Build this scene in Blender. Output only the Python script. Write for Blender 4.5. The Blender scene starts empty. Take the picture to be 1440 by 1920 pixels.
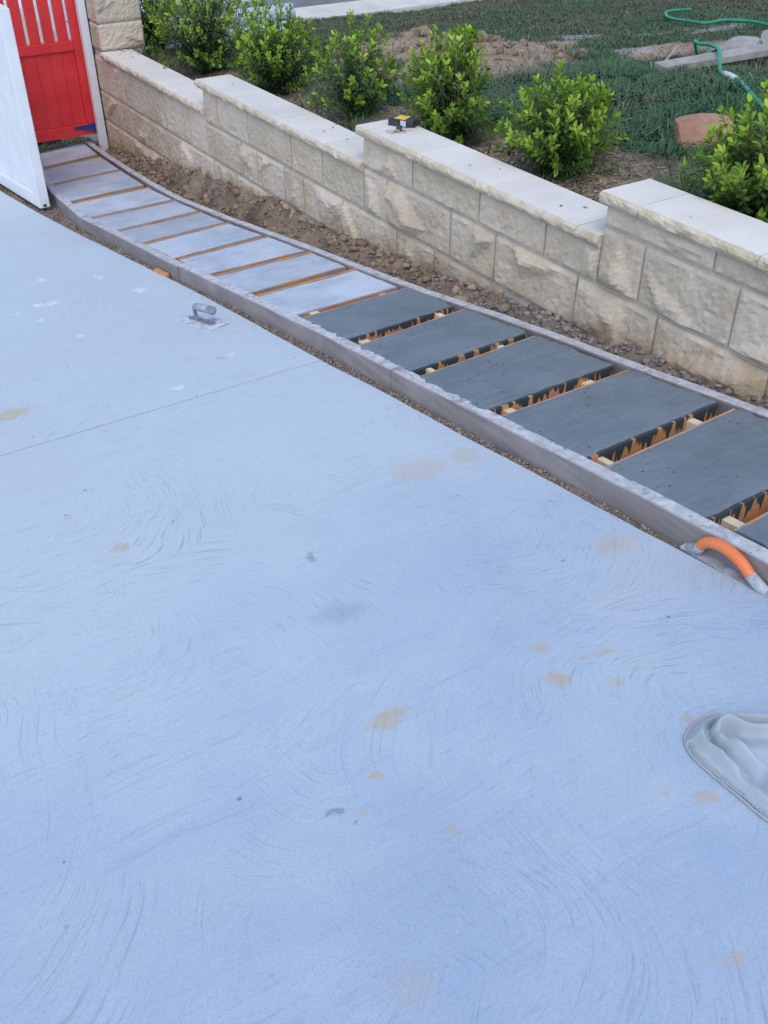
import bpy, bmesh, math, random
import numpy as np
from mathutils import Vector, Matrix, Euler, noise
R = math.radians
random.seed(7); rng = np.random.default_rng(11)
sc = bpy.context.scene
COL = sc.collection

# ------------------------------------------------------------------ camera, sky, sun, exposure
cam = bpy.data.cameras.new('camera'); camo = bpy.data.objects.new('camera', cam); COL.objects.link(camo)
cam.sensor_fit = 'VERTICAL'; cam.sensor_height = 24.0; cam.sensor_width = 18.0; cam.lens = 24.0 * 1850 / 1920
cam.clip_start = 0.05; cam.clip_end = 600
camo.location = (0, 0, 1.34); camo.rotation_euler = (R(90 - 36.762), R(0.18), R(-32.684)); camo.rotation_mode = 'XYZ'
sc.camera = camo
SUN_EL, SUN_AZ = 56.0, 216.0          # compass degrees: 0 = +Y, clockwise
w = bpy.data.worlds.new('World'); sc.world = w; w.use_nodes = True
nt = w.node_tree; bg = nt.nodes['Background']
sky = nt.nodes.new('ShaderNodeTexSky'); sky.sky_type = 'NISHITA'; sky.sun_disc = False
sky.sun_elevation = R(SUN_EL); sky.sun_rotation = R(SUN_AZ); sky.altitude = 50; sky.air_density = 1.0; sky.dust_density = 1.2; sky.ozone_density = 1.2
nt.links.new(sky.outputs[0], bg.inputs[0]); bg.inputs[1].default_value = 0.15
sl = bpy.data.lights.new('sun', 'SUN'); sl.energy = 0.55; sl.angle = R(35); sl.color = (1.0, 0.94, 0.87)
so = bpy.data.objects.new('sun', sl); COL.objects.link(so)
d = Vector((math.sin(R(SUN_AZ)) * math.cos(R(SUN_EL)), math.cos(R(SUN_AZ)) * math.cos(R(SUN_EL)), math.sin(R(SUN_EL))))
so.rotation_euler = d.to_track_quat('Z', 'Y').to_euler(); so.location = (-4, -3, 8)
sc.view_settings.view_transform = 'Standard'; sc.view_settings.look = 'None'; sc.view_settings.gamma = 1.0
sc.view_settings.use_curve_mapping = False; sc.view_settings.exposure = 0.80

# ------------------------------------------------------------------ helpers
SL = -0.1226                       # fall of the driveway along Y
TILT = math.atan(SL)
def zd(y): return SL * y
def W(x, y, h): return (x, y, h + SL * y)
def zg(x, y):
    yy = max(-3.0, min(y, 14.0))
    return 0.375 - 0.096 * yy
def nz(x, y, z=0.0): return noise.noise(Vector((x, y, z)))
def fbm(x, y, z=0.0, o=4): return noise.fractal(Vector((x, y, z)), 0.9, 2.1, o)
def lerp(a, b, t): return a + (b - a) * t
def interp(pts, y):
    ys = [p[0] for p in pts]; xs = [p[1] for p in pts]
    return float(np.interp(y, ys, xs))

def mesh(name, V, F, mat=None, smooth=False):
    me = bpy.data.meshes.new(name); me.from_pydata([tuple(v) for v in V], [], F)
    if mat: me.materials.append(mat)
    if smooth: me.polygons.foreach_set('use_smooth', [True] * len(me.polygons))
    me.update(); return me
def link(name, me, parent=None, loc=None, rot=None):
    o = bpy.data.objects.new(name, me); COL.objects.link(o)
    if parent is not None: o.parent = parent
    if loc is not None: o.location = loc
    if rot is not None: o.rotation_euler = rot
    return o
def obj(name, V, F, mat, parent=None, smooth=False, bevel=0.0, seg=2):
    """world-space geometry (parent offset removed when the parent is an unrotated Empty)"""
    if parent is not None:
        p = parent; off = Vector((0, 0, 0))
        while p is not None: off += p.location; p = p.parent
        V = [(v[0] - off.x, v[1] - off.y, v[2] - off.z) for v in V]
    o = link(name, mesh(name, V, F, mat, smooth), parent)
    if bevel: add_bevel(o, bevel, seg)
    return o
def add_bevel(o, wd, seg=2):
    m = o.modifiers.new('bevel', 'BEVEL'); m.width = wd; m.segments = seg; m.limit_method = 'ANGLE'; m.angle_limit = R(40)
def empty(name, loc=(0, 0, 0), rot=None):
    o = bpy.data.objects.new(name, None); COL.objects.link(o); o.location = loc; o.empty_display_size = 0.1
    if rot: o.rotation_euler = rot
    return o
def tag(o, label, cat, group=None):
    o['label'] = label; o['category'] = cat
    if group: o['group'] = group
    return o
def struct(o, label=None):
    o['kind'] = 'structure'
    if label: o['label'] = label
    return o
def stuff(o, label=None, cat=None):
    o['kind'] = 'stuff'
    if label: o['label'] = label
    if cat: o['category'] = cat
    return o
BF = [(0, 3, 2, 1), (4, 5, 6, 7), (0, 1, 5, 4), (1, 2, 6, 5), (2, 3, 7, 6), (3, 0, 4, 7)]
def boxv(x0, x1, y0, y1, z0, z1, slope=False):
    V = [(x0, y0, z0), (x1, y0, z0), (x1, y1, z0), (x0, y1, z0), (x0, y0, z1), (x1, y0, z1), (x1, y1, z1), (x0, y1, z1)]
    if slope: V = [W(*v) for v in V]
    return V
class MB:
    def __init__(s): s.V = []; s.F = []
    def add(s, V, F):
        n = len(s.V); s.V += [tuple(v) for v in V]; s.F += [tuple(i + n for i in f) for f in F]; return s
    def box(s, *a, slope=False): return s.add(boxv(*a, slope=slope), BF)
    def tube(s, pts, rad, n=8, cap=True):
        pts = [Vector(p) for p in pts]; k = len(pts)
        rads = rad if isinstance(rad, (list, tuple)) else [rad] * k
        rings = []; up = Vector((0.13, 0.21, 0.97))
        for i, p in enumerate(pts):
            t = (pts[min(i + 1, k - 1)] - pts[max(i - 1, 0)]).normalized()
            a = t.cross(up)
            if a.length < 0.05: a = t.cross(Vector((1, 0, 0)))
            a.normalize(); b = t.cross(a)
            rings.append([p + (a * math.cos(2 * math.pi * j / n) + b * math.sin(2 * math.pi * j / n)) * rads[i] for j in range(n)])
        V = [v for r in rings for v in r]; F = []
        for i in range(k - 1):
            for j in range(n):
                F.append((i * n + j, i * n + (j + 1) % n, (i + 1) * n + (j + 1) % n, (i + 1) * n + j))
        if cap: F.append(tuple(range(n - 1, -1, -1))); F.append(tuple((k - 1) * n + j for j in range(n)))
        return s.add(V, F)
    def obj(s, name, mat, parent=None, smooth=False, bevel=0.0): return obj(name, s.V, s.F, mat, parent, smooth, bevel)
def catmull(pts, sub=8):
    P = [Vector(p) for p in pts]; out = []
    for i in range(len(P) - 1):
        p0 = P[max(i - 1, 0)]; p1 = P[i]; p2 = P[i + 1]; p3 = P[min(i + 2, len(P) - 1)]
        for k in range(sub):
            t = k / sub
            out.append(0.5 * ((2 * p1) + (p2 - p0) * t + (2 * p0 - 5 * p1 + 4 * p2 - p3) * t * t + (3 * p1 - p0 - 3 * p2 + p3) * t ** 3))
    out.append(P[-1]); return out

# ------------------------------------------------------------------ materials
class MT:
    def __init__(s, name, rough=0.8, spec=0.3):
        s.m = bpy.data.materials.new(name); s.m.use_nodes = True; s.t = s.m.node_tree; s.b = s.t.nodes['Principled BSDF']
        s.b.inputs['Roughness'].default_value = rough; s.b.inputs['Specular IOR Level'].default_value = spec
        s.co = s.n('ShaderNodeTexCoord').outputs['Object']
    def n(s, ty, **kw):
        x = s.t.nodes.new(ty)
        for k, v in kw.items(): setattr(x, k, v)
        return x
    def put(s, sock, v):
        if isinstance(v, bpy.types.NodeSocket): s.t.links.new(v, sock)
        else: sock.default_value = v
    def math(s, op, a, b=None, c=None, clamp=False):
        x = s.n('ShaderNodeMath', operation=op); x.use_clamp = clamp; s.put(x.inputs[0], a)
        if b is not None: s.put(x.inputs[1], b)
        if c is not None: s.put(x.inputs[2], c)
        return x.outputs[0]
    def vmath(s, op, a, b=None, scale=None):
        x = s.n('ShaderNodeVectorMath', operation=op); s.put(x.inputs[0], a)
        if b is not None: s.put(x.inputs[1], b)
        if scale is not None: s.put(x.inputs['Scale'], scale)
        return x.outputs['Value'] if op in ('LENGTH', 'DOT_PRODUCT', 'DISTANCE') else x.outputs['Vector']
    def noise(s, scale, detail=4, rough=0.55, co=None, dist=0.0, out='Fac'):
        x = s.n('ShaderNodeTexNoise'); x.inputs['Scale'].default_value = scale; x.inputs['Detail'].default_value = detail
        x.inputs['Roughness'].default_value = rough; x.inputs['Distortion'].default_value = dist
        s.put(x.inputs['Vector'], co if co is not None else s.co); return x.outputs[out]
    def voro(s, scale, feature='F1', out='Distance', co=None, rnd=1.0):
        x = s.n('ShaderNodeTexVoronoi', feature=feature); x.inputs['Scale'].default_value = scale; x.inputs['Randomness'].default_value = rnd
        s.put(x.inputs['Vector'], co if co is not None else s.co); return x.outputs[out]
    def ramp(s, f, lo, hi, a=0.0, b=1.0, smooth=False):
        x = s.n('ShaderNodeMapRange'); x.clamp = True
        if smooth: x.interpolation_type = 'SMOOTHSTEP'
        s.put(x.inputs[0], f); s.put(x.inputs[1], lo); s.put(x.inputs[2], hi); s.put(x.inputs[3], a); s.put(x.inputs[4], b); return x.outputs[0]
    def mix(s, f, a, b, blend='MIX'):
        x = s.n('ShaderNodeMix', data_type='RGBA', blend_type=blend); s.put(x.inputs[0], f)
        s.put(x.inputs[6], (*a, 1) if isinstance(a, tuple) else a); s.put(x.inputs[7], (*b, 1) if isinstance(b, tuple) else b); return x.outputs[2]
    def mapc(s, scale, rot=(0, 0, 0), co=None):
        x = s.n('ShaderNodeMapping'); x.inputs['Scale'].default_value = scale; x.inputs['Rotation'].default_value = rot
        s.put(x.inputs['Vector'], co if co is not None else s.co); return x.outputs[0]
    def sep(s, v):
        x = s.n('ShaderNodeSeparateXYZ'); s.put(x.inputs[0], v); return x.outputs
    def comb(s, a, b, c=0.0):
        x = s.n('ShaderNodeCombineXYZ'); s.put(x.inputs[0], a); s.put(x.inputs[1], b); s.put(x.inputs[2], c); return x.outputs[0]
    def attr(s, name, out='Fac'):
        return s.n('ShaderNodeAttribute', attribute_name=name).outputs[out]
    def rand(s): return s.n('ShaderNodeObjectInfo').outputs['Random']
    def nrm_z(s): return s.sep(s.n('ShaderNodeNewGeometry').outputs['True Normal'])[2]
    def hsv(s, c, h=0.5, sat=1.0, v=1.0):
        x = s.n('ShaderNodeHueSaturation'); s.put(x.inputs['Color'], c); s.put(x.inputs['Hue'], h); s.put(x.inputs['Saturation'], sat); s.put(x.inputs['Value'], v); return x.outputs[0]
    def bump(s, h, strength=0.3, dist=0.01, prev=None):
        x = s.n('ShaderNodeBump'); x.inputs['Strength'].default_value = strength; x.inputs['Distance'].default_value = dist
        s.put(x.inputs['Height'], h)
        if prev is not None: s.put(x.inputs['Normal'], prev)
        return x.outputs[0]
    def done(s, col, bump=None, rough=None):
        s.put(s.b.inputs['Base Color'], (*col, 1) if isinstance(col, tuple) else col)
        if bump is not None: s.put(s.b.inputs['Normal'], bump)
        if rough is not None: s.put(s.b.inputs['Roughness'], rough)
        return s.m

def simple(name, c1, c2, scale=12, rough=0.8, bs=0.3, bscale=60, bd=0.004, spec=0.3, rand_v=0.0, fine=None):
    t = MT(name, rough, spec); n1 = t.noise(scale, 5)
    c = t.mix(t.ramp(n1, 0.35, 0.65), c1, c2)
    if fine:
        c = t.mix(t.ramp(t.noise(scale * 9, 3), 0.55, 0.75), c, fine)
    if rand_v: c = t.hsv(c, v=t.ramp(t.rand(), 0, 1, 1 - rand_v, 1 + rand_v))
    return t.done(c, t.bump(t.noise(bscale, 5), bs, bd))

def swirl(t, co, scale, fr, seed):
    """trowel arcs: streak noise laid along circles round scattered centres"""
    wc = t.vmath('ADD', co, t.vmath('SCALE', t.noise(1.7, 2, out='Color', co=t.vmath('ADD', co, (seed, seed * 2, 0))), scale=0.30))
    v = t.n('ShaderNodeTexVoronoi', feature='F1'); v.voronoi_dimensions = '2D'; v.inputs['Scale'].default_value = scale
    t.put(v.inputs['Vector'], t.vmath('ADD', wc, (seed * 3.1, seed, 0)))
    rel = t.vmath('SUBTRACT', t.vmath('ADD', wc, (seed * 3.1, seed, 0)), v.outputs['Position'])
    rel = t.vmath('ADD', rel, t.vmath('SCALE', t.vmath('SUBTRACT', v.outputs['Color'], (0.5, 0.5, 0.5)), scale=1.1 / scale))
    x, y, _ = t.sep(rel)
    r = t.math('SQRT', t.math('ADD', t.math('MULTIPLY', x, x), t.math('MULTIPLY', y, y)))
    a = t.math('ARCTAN2', y, x)
    cc = t.comb(t.math('MULTIPLY', r, fr), t.math('MULTIPLY', a, 3.6), t.sep(v.outputs['Color'])[0])
    return t.noise(1.0, 3, 0.6, co=cc)

STAINS = [(0.465, 3.08, .10, .05, .8), (0.493, 2.033, .022, .03, .7), (0.438, 2.27, .015, .02, .5), (0.699, 1.092, .06, .028, .75), (0.612, 0.97, .014, .010, .95), (0.619, 1.022, .009, .009, .6),
          (0.543, 0.922, .008, .011, .8), (1.047, 0.986, .03, .034, .75), (1.081, 1.082, .02, .018, .6), (1.173, 0.997, .022, .014, .7), (1.144, 0.997, .022, .012, .45), (1.139, 0.908, .016, .012, .5),
          (1.478, 1.274, .06, .05, .45), (1.321, 1.891, .10, .07, .4), (1.473, 1.869, .05, .06, .4), (1.157, 0.751, .022, .014, .6), (1.039, 0.601, .022, .014, .6), (0.993, 0.642, .012, .01, .5),
          (1.24, 3.054, .02, .025, .6), (1.142, 3.122, .03, .03, .35), (0.954, 1.179, .01, .012, .6), (0.834, 0.368, .022, .014, .5), (0.646, 0.793, .01, .014, .4), (0.30, 0.50, .05, .035, .25), (0.43, .60, .05, .04, .25)]
WHITES = [(1.007, 2.91, .03, .022), (0.878, 4.192, .03, .03), (0.928, 4.163, .03, .03), (0.768, 4.13, .02, .02), (1.289, 3.065, .02, .02), (0.84, 3.975, .025, .02), (0.911, 3.661, .02, .02), (1.303, 4.047, .02, .06), (1.221, 4.39, .015, .05), (1.0, 4.55, .03, .03)]
def concrete_drive():
    t = MT('driveway_concrete', 0.62, 0.35)
    co = t.co
    big = t.noise(0.9, 4); mid = t.noise(4.5, 5)
    c = t.mix(t.ramp(big, 0.35, 0.65), (0.36, 0.45, 0.57), (0.42, 0.51, 0.605))
    c = t.mix(t.ramp(mid, 0.4, 0.75, 0, 0.55), c, (0.52, 0.59, 0.64))
    # paler, creamier tone further down the drive
    yy = t.sep(co)[1]
    far = t.ramp(t.math('ADD', yy, t.math('MULTIPLY', big, 1.6)), 1.2, 3.0, 0, 0.8, True)
    c = t.mix(far, c, (0.58, 0.645, 0.665))
    # trowel streaks
    s1 = swirl(t, co, 1.2, 210, 1.3); s2 = swirl(t, co, 1.9, 330, 4.7)
    m1 = t.ramp(t.noise(2.3, 3, co=t.vmath('ADD', co, (5, 1, 0))), 0.38, 0.62); m2 = t.ramp(t.noise(3.1, 3, co=t.vmath('ADD', co, (1, 8, 0))), 0.45, 0.65)
    l1 = t.math('MULTIPLY', t.ramp(s1, 0.57, 0.70), m1); l2 = t.math('MULTIPLY', t.ramp(s2, 0.58, 0.72), m2)
    ln = t.math('MAXIMUM', l1, l2)
    c = t.mix(t.math('MULTIPLY', ln, 0.50), c, (0.20, 0.255, 0.35))
    hl = t.math('MULTIPLY', t.ramp(s1, 0.30, 0.42, 1, 0), m1)
    c = t.mix(t.math('MULTIPLY', hl, 0.22), c, (0.62, 0.68, 0.76))
    wv = t.vmath('ADD', t.mapc((5.0, 95.0, 1.0), (0, 0, R(-8))), t.vmath('SCALE', t.noise(1.6, 3, out='Color'), scale=9.0))
    br = t.noise(1.0, 3, .6, co=wv); mb_ = t.ramp(t.noise(1.9, 3, co=t.vmath('ADD', co, (9, 4, 0))), .36, .6, .25, 1.0)
    mb_ = t.math('MULTIPLY', mb_, t.ramp(t.math('MAXIMUM', m1, m2), .2, 1, 1, .3)); bl = t.math('MULTIPLY', t.ramp(br, .56, .72), mb_); c = t.mix(t.math('MULTIPLY', bl, .34), c, (0.22, 0.27, 0.36))
    bh = t.math('MULTIPLY', t.ramp(br, .44, .30), mb_); c = t.mix(t.math('MULTIPLY', bh, .20), c, (0.62, 0.68, 0.75))
    cr = t.ramp(t.noise(1.15, 5, .6, co=t.vmath('ADD', co, (2.3, 7.1, 0))), .50, .72, 0, .42); c = t.mix(cr, c, (0.53, 0.54, 0.53))
    # grain
    g = t.noise(320, 2, 0.7); c = t.mix(t.ramp(g, 0.50, 0.70, 0, 0.45), c, (0.24, 0.30, 0.40))
    g2 = t.noise(150, 3, 0.7, co=t.vmath('ADD', co, (3, 3, 3))); c = t.mix(t.ramp(g2, 0.55, 0.75, 0, 0.25), c, (0.62, 0.66, 0.72))
    # sparse dark pits
    vd = t.voro(9.0); pit = t.math('MULTIPLY', t.ramp(vd, 0.035, 0.05, 1, 0), t.ramp(t.noise(3.0, 1), 0.5, 0.56)); c = t.mix(t.math('MULTIPLY', pit, 0.7), c, (0.13, 0.16, 0.2))
    # rust and clay stains
    wob = t.vmath('SCALE', t.vmath('SUBTRACT', t.noise(22, 4, out='Color'), (0.5, 0.5, 0.5)), scale=0.075)
    p = t.vmath('ADD', co, wob); tot = None
    for (x, y, rx, ry, a) in STAINS:
        dv = t.vmath('MULTIPLY', t.vmath('SUBTRACT', p, (x, y, zd(y))), (1 / rx, 1 / ry, 0))
        k = t.ramp(t.vmath('LENGTH', dv), 0.35, 1.25, a, 0.0, True)
        tot = k if tot is None else t.math('MAXIMUM', tot, k)
    brk = t.ramp(t.noise(60, 4), 0.3, 0.6, 0.35, 1.0)
    c = t.mix(t.math('MULTIPLY', tot, brk), c, (0.55, 0.40, 0.22))
    tot = None
    for (x, y, rx, ry) in WHITES:
        dv = t.vmath('MULTIPLY', t.vmath('SUBTRACT', t.vmath('ADD', co, t.vmath('SCALE', wob, scale=1.4)), (x, y, zd(y))), (1 / rx, 1 / ry, 0))
        k = t.ramp(t.vmath('LENGTH', dv), 0.6, 1.0, 0.8, 0.0)
        tot = k if tot is None else t.math('MAXIMUM', tot, k)
    c = t.mix(tot, c, (0.74, 0.76, 0.78))
    for (x, y, rx, ry) in [(0.87, 1.686, .013, .02), (0.505, 0.945, .009, .011), (0.51, .905, .008, .007), (0.80, 1.45, .06, .05)]:
        dv = t.vmath('MULTIPLY', t.vmath('SUBTRACT', p, (x, y, zd(y))), (1 / rx, 1 / ry, 0))
        c = t.mix(t.ramp(t.vmath('LENGTH', dv), 0.3, 1.3, 0.55 if rx < .03 else .25, 0.0, True), c, (0.16, 0.19, 0.24))
    h = t.math('ADD', t.math('MULTIPLY', t.math('ADD', ln, t.math('MULTIPLY', bl, .6)), -0.6), t.math('MULTIPLY', g, 0.35))
    h = t.math('ADD', h, t.math('MULTIPLY', t.noise(3, 3), 1.5))
    return t.done(c, t.bump(h, 0.35, 0.004), t.ramp(mid, 0.3, 0.7, 0.5, 0.72))
M = {}
M['drive'] = concrete_drive()

def m_slab_dry():
    t = MT('dry_slab_concrete', 0.6, 0.35)
    n1 = t.noise(5, 5); c = t.mix(t.ramp(n1, .35, .65), (0.36, 0.41, 0.47), (0.50, 0.55, 0.61))
    st = t.noise(1, 4, co=t.mapc((9, 60, 9))); c = t.mix(t.ramp(st, .45, .7, 0, .45), c, (0.60, 0.65, 0.71))
    c = t.mix(t.ramp(t.noise(26, 4), .6, .75, 0, .4), c, (0.27, 0.31, 0.36))
    c = t.hsv(c, v=t.ramp(t.rand(), 0, 1, 0.82, 1.12))
    return t.done(c, t.bump(t.math('ADD', st, t.math('MULTIPLY', t.noise(180, 3), .5)), .3, .003))
M['slab_dry'] = m_slab_dry()
def m_slab_wet():
    t = MT('wet_slab_concrete', 0.5, 0.4)
    n1 = t.noise(6, 5); c = t.mix(t.ramp(n1, .35, .65), (0.14, 0.175, 0.195), (0.18, 0.215, 0.24))
    g = t.noise(260, 3, .7); c = t.mix(t.ramp(g, .5, .75, 0, .55), c, (0.22, 0.255, 0.28))
    vd = t.voro(38); pit = t.math('MULTIPLY', t.ramp(vd, .10, .18, 1, 0), t.ramp(t.noise(7, 2), .55, .62)); c = t.mix(t.math('MULTIPLY', pit, .8), c, (0.02, 0.026, 0.03))
    h = t.math('ADD', t.math('MULTIPLY', g, .5), t.math('MULTIPLY', t.noise(1, 3, co=t.mapc((12, 50, 12))), 1.0)); h = t.math('SUBTRACT', h, pit)
    c = t.mix(t.ramp(t.noise(1, 4, .65, co=t.mapc((7, 45, 7))), .5, .75, 0, .35), c, (0.26, 0.295, 0.32))
    return t.done(c, t.bump(h, .6, .004), t.ramp(t.noise(40, 3), .3, .7, .40, .65))
M['slab_wet'] = m_slab_wet()
def m_board():
    t = MT('form_board_timber', 0.85, 0.15)
    gr = t.noise(1, 5, .65, co=t.mapc((60, 2.5, 40))); c = t.mix(t.ramp(gr, .3, .7), (0.20, 0.175, 0.17), (0.315, 0.275, 0.26))
    c = t.mix(t.ramp(t.noise(7, 4), .5, .75, 0, .5), c, (0.38, 0.35, 0.34))
    kn = t.voro(2.2); c = t.mix(t.ramp(kn, .03, .05, .7, 0), c, (0.10, 0.085, 0.085))
    up = t.ramp(t.nrm_z(), .6, .9)
    cr = t.noise(30, 5, .65); cc = t.mix(t.ramp(cr, .35, .65), (0.40, 0.395, 0.40), (0.60, 0.60, 0.61)); cc = t.mix(t.ramp(t.noise(75, 3), .62, .72), cc, (0.16, 0.175, 0.19))
    c = t.mix(t.math('MULTIPLY', up, t.ramp(t.noise(14, 3), .30, .42, .25, 1.0)), c, cc)
    c = t.hsv(c, v=t.ramp(t.rand(), 0, 1, .92, 1.08))
    h = t.math('ADD', gr, t.math('MULTIPLY', t.math('MULTIPLY', up, cr), 2.5))
    return t.done(c, t.bump(h, .5, .004))
M['board'] = m_board()
def m_ply(name, drip):
    t = MT(name, 0.75, 0.2)
    gr = t.noise(1, 4, co=t.mapc((3, 40, 60))); c = t.mix(t.ramp(gr, .3, .7), (0.52, 0.23, 0.095), (0.66, 0.36, 0.17))
    c = t.mix(t.ramp(t.noise(14, 3), .5, .7, 0, .6), c, (0.30, 0.15, 0.07))
    at = t.attr('h')                              # 0 bottom .. 1 top of the strip
    if drip:
        dr = t.noise(1, 1.2, .5, co=t.mapc((48, 3, 6)))
        k = t.ramp(t.math('ADD', at, t.math('MULTIPLY', dr, 1.9)), 1.72, 1.80)
        c = t.mix(k, c, (0.05, 0.062, 0.066))
    else:
        k = t.ramp(t.math('ADD', t.noise(20, 4), t.math('MULTIPLY', at, .25)), .70, .80, 0, .8); c = t.mix(k, c, (0.30, 0.31, 0.32))
    return t.done(c, t.bump(gr, .3, .003))
M['ply_wet'] = m_ply('wet_form_ply', True); M['ply_dry'] = m_ply('dry_form_ply', False)
M['pine'] = simple('pine_offcut', (0.72, 0.58, 0.36), (0.80, 0.69, 0.48), 30, .7, .2, 90, fine=(0.55, 0.47, 0.36))

def m_stone():
    t = MT('split_face_stone', 0.9, 0.15)
    rnd = t.rand()
    co = t.vmath('ADD', t.co, t.comb(t.math('MULTIPLY', rnd, 37.0), t.math('MULTIPLY', rnd, 11.0), 0.0))
    n1 = t.noise(7, 5, co=co); c = t.mix(t.ramp(n1, .35, .65), (0.515, 0.415, 0.295), (0.655, 0.55, 0.415))
    c = t.mix(t.ramp(t.noise(3.2, 4, co=co), .45, .7, 0, .7), c, (0.56, 0.49, 0.41))
    c = t.mix(t.ramp(t.noise(90, 4, .7, co=co), .5, .75, 0, .35), c, (0.74, 0.64, 0.52))
    c = t.mix(t.ramp(t.noise(45, 4, .7, co=co), .58, .78, 0, .45), c, (0.36, 0.275, 0.20))
    c = t.mix(t.ramp(t.rand(), .55, 1.0, 0, .40), c, (0.59, 0.48, 0.40))
    # clay splash near the dug soil: blotches of its own, brown
    x, y, z = t.sep(t.n('ShaderNodeNewGeometry').outputs['Position'])
    hz = t.math('SUBTRACT', z, t.math('MULTIPLY', y, SL))
    k = t.ramp(t.math('ADD', hz, t.math('MULTIPLY', t.noise(9, 4, co=t.co), .28)), .17, .27, .75, 0)
    c = t.mix(k, c, (0.345, 0.235, 0.135))
    c = t.hsv(c, v=t.ramp(rnd, 0, 1, .90, 1.10))
    h = t.math('ADD', t.noise(34, 8, .75, co=co), t.math('MULTIPLY', t.voro(70, co=co), .35))
    return t.done(c, t.bump(h, .6, .010))
M['stone'] = m_stone()
def m_cap():
    t = MT('cap_stone', 0.85, 0.2)
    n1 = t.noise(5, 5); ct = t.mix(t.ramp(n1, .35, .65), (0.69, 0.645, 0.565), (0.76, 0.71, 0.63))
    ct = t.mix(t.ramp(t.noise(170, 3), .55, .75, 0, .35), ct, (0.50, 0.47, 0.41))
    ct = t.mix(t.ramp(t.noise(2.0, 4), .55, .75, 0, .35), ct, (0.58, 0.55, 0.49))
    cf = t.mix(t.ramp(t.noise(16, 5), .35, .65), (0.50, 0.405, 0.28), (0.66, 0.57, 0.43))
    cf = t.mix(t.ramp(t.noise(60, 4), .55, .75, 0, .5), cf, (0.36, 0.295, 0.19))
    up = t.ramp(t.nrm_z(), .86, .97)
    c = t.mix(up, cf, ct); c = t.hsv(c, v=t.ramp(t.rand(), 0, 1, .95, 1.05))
    h = t.noise(55, 5, .6); return t.done(c, t.bump(h, .35, .005))
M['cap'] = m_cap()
M['mortar'] = simple('mortar', (0.50, 0.45, 0.40), (0.57, 0.52, 0.46), 9, .9, .4, 120)
M['footing'] = simple('footing_block', (0.31, 0.265, 0.215), (0.39, 0.34, 0.28), 9, .9, .5, 60, .006, fine=(0.22, 0.17, 0.12))
def m_soil():
    t = MT('dug_soil', 0.95, 0.1)
    n1 = t.noise(6, 6, .65); c = t.mix(t.ramp(n1, .35, .65), (0.14, 0.10, 0.075), (0.40, 0.305, 0.22))
    c = t.mix(t.ramp(t.noise(60, 4, .7), .5, .7, 0, .55), c, (0.095, 0.07, 0.055))
    c = t.mix(t.ramp(t.noise(130, 3, .7), .58, .72, 0, .6), c, (0.36, 0.29, 0.22))
    y = t.sep(t.co)[1]
    c = t.mix(t.math('MULTIPLY', t.ramp(y, 2.6, 3.3, 1, 0), .6), c, (0.25, 0.22, 0.195))      # bluish road base at the near end
    return t.done(c, t.bump(t.math('ADD', t.noise(45, 6, .7), t.noise(160, 4)), .8, .012))
M['soil'] = m_soil()
def m_garden():
    t = MT('garden_soil', 0.95, 0.1)
    n1 = t.noise(5, 6, .65); c = t.mix(t.ramp(n1, .35, .65), (0.085, 0.075, 0.048), (0.15, 0.13, 0.085))
    c = t.mix(t.ramp(t.noise(40, 4), .45, .7, 0, .7), c, (0.075, 0.10, 0.05))
    mul = t.mix(t.ramp(t.noise(30, 5, .7), .35, .65), (0.17, 0.125, 0.09), (0.38, 0.295, 0.215)); mul = t.mix(t.ramp(t.voro(55), .15, .4, .7, 0), mul, (0.07, 0.05, 0.035))
    c = t.mix(t.attr('mulch'), c, mul)
    dirt = t.mix(t.ramp(t.noise(9, 5), .35, .65), (0.33, 0.235, 0.165), (0.47, 0.37, 0.28)); dirt = t.mix(t.ramp(t.noise(50, 4, .7), .52, .7, 0, .6), dirt, (0.24, 0.155, 0.10))
    c = t.mix(t.attr('dirt'), c, dirt)
    wh = t.ramp(t.noise(70, 3), .4, .6); c = t.mix(t.math('MULTIPLY', t.attr('ash'), wh), c, (0.55, 0.54, 0.52))
    return t.done(c, t.bump(t.math('ADD', t.noise(40, 6, .7), t.noise(120, 4)), .8, .015))
M['garden'] = m_garden()
M['ground'] = simple('ground_earth', (0.30, 0.28, 0.25), (0.38, 0.36, 0.33), 3, .95, .4, 30)
def m_gravel(name, a, b, c3):
    t = MT(name, 0.92, 0.15); r = t.attr('rnd'); c = t.mix(r, a, b); c = t.mix(t.ramp(t.noise(40, 4), .5, .7, 0, .6), c, c3)
    return t.done(c, t.bump(t.noise(140, 3), .5, .004))
M['gravel'] = m_gravel('gravel_bits', (0.15, 0.125, 0.105), (0.36, 0.305, 0.26), (0.22, 0.185, 0.155))
M['clod'] = m_gravel('clay_clod', (0.30, 0.175, 0.10), (0.46, 0.31, 0.20), (0.40, 0.24, 0.13))
M['trenchclod'] = m_gravel('trench_clay', (0.19, 0.135, 0.095), (0.38, 0.285, 0.20), (0.27, 0.195, 0.135))
def m_clodobj():
    t = MT('clay_lump', 0.95, 0.1); c = t.mix(t.ramp(t.noise(25, 5), .35, .65), (0.28, 0.19, 0.125), (0.50, 0.375, 0.27)); c = t.mix(t.ramp(t.rand(), .5, 1, 0, .8), c, (0.38, 0.30, 0.235))
    c = t.hsv(c, v=t.ramp(t.rand(), 0, 1, .8, 1.15)); return t.done(c, t.bump(t.noise(70, 5, .7), .8, .01))
M['clodobj'] = m_clodobj()
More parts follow.
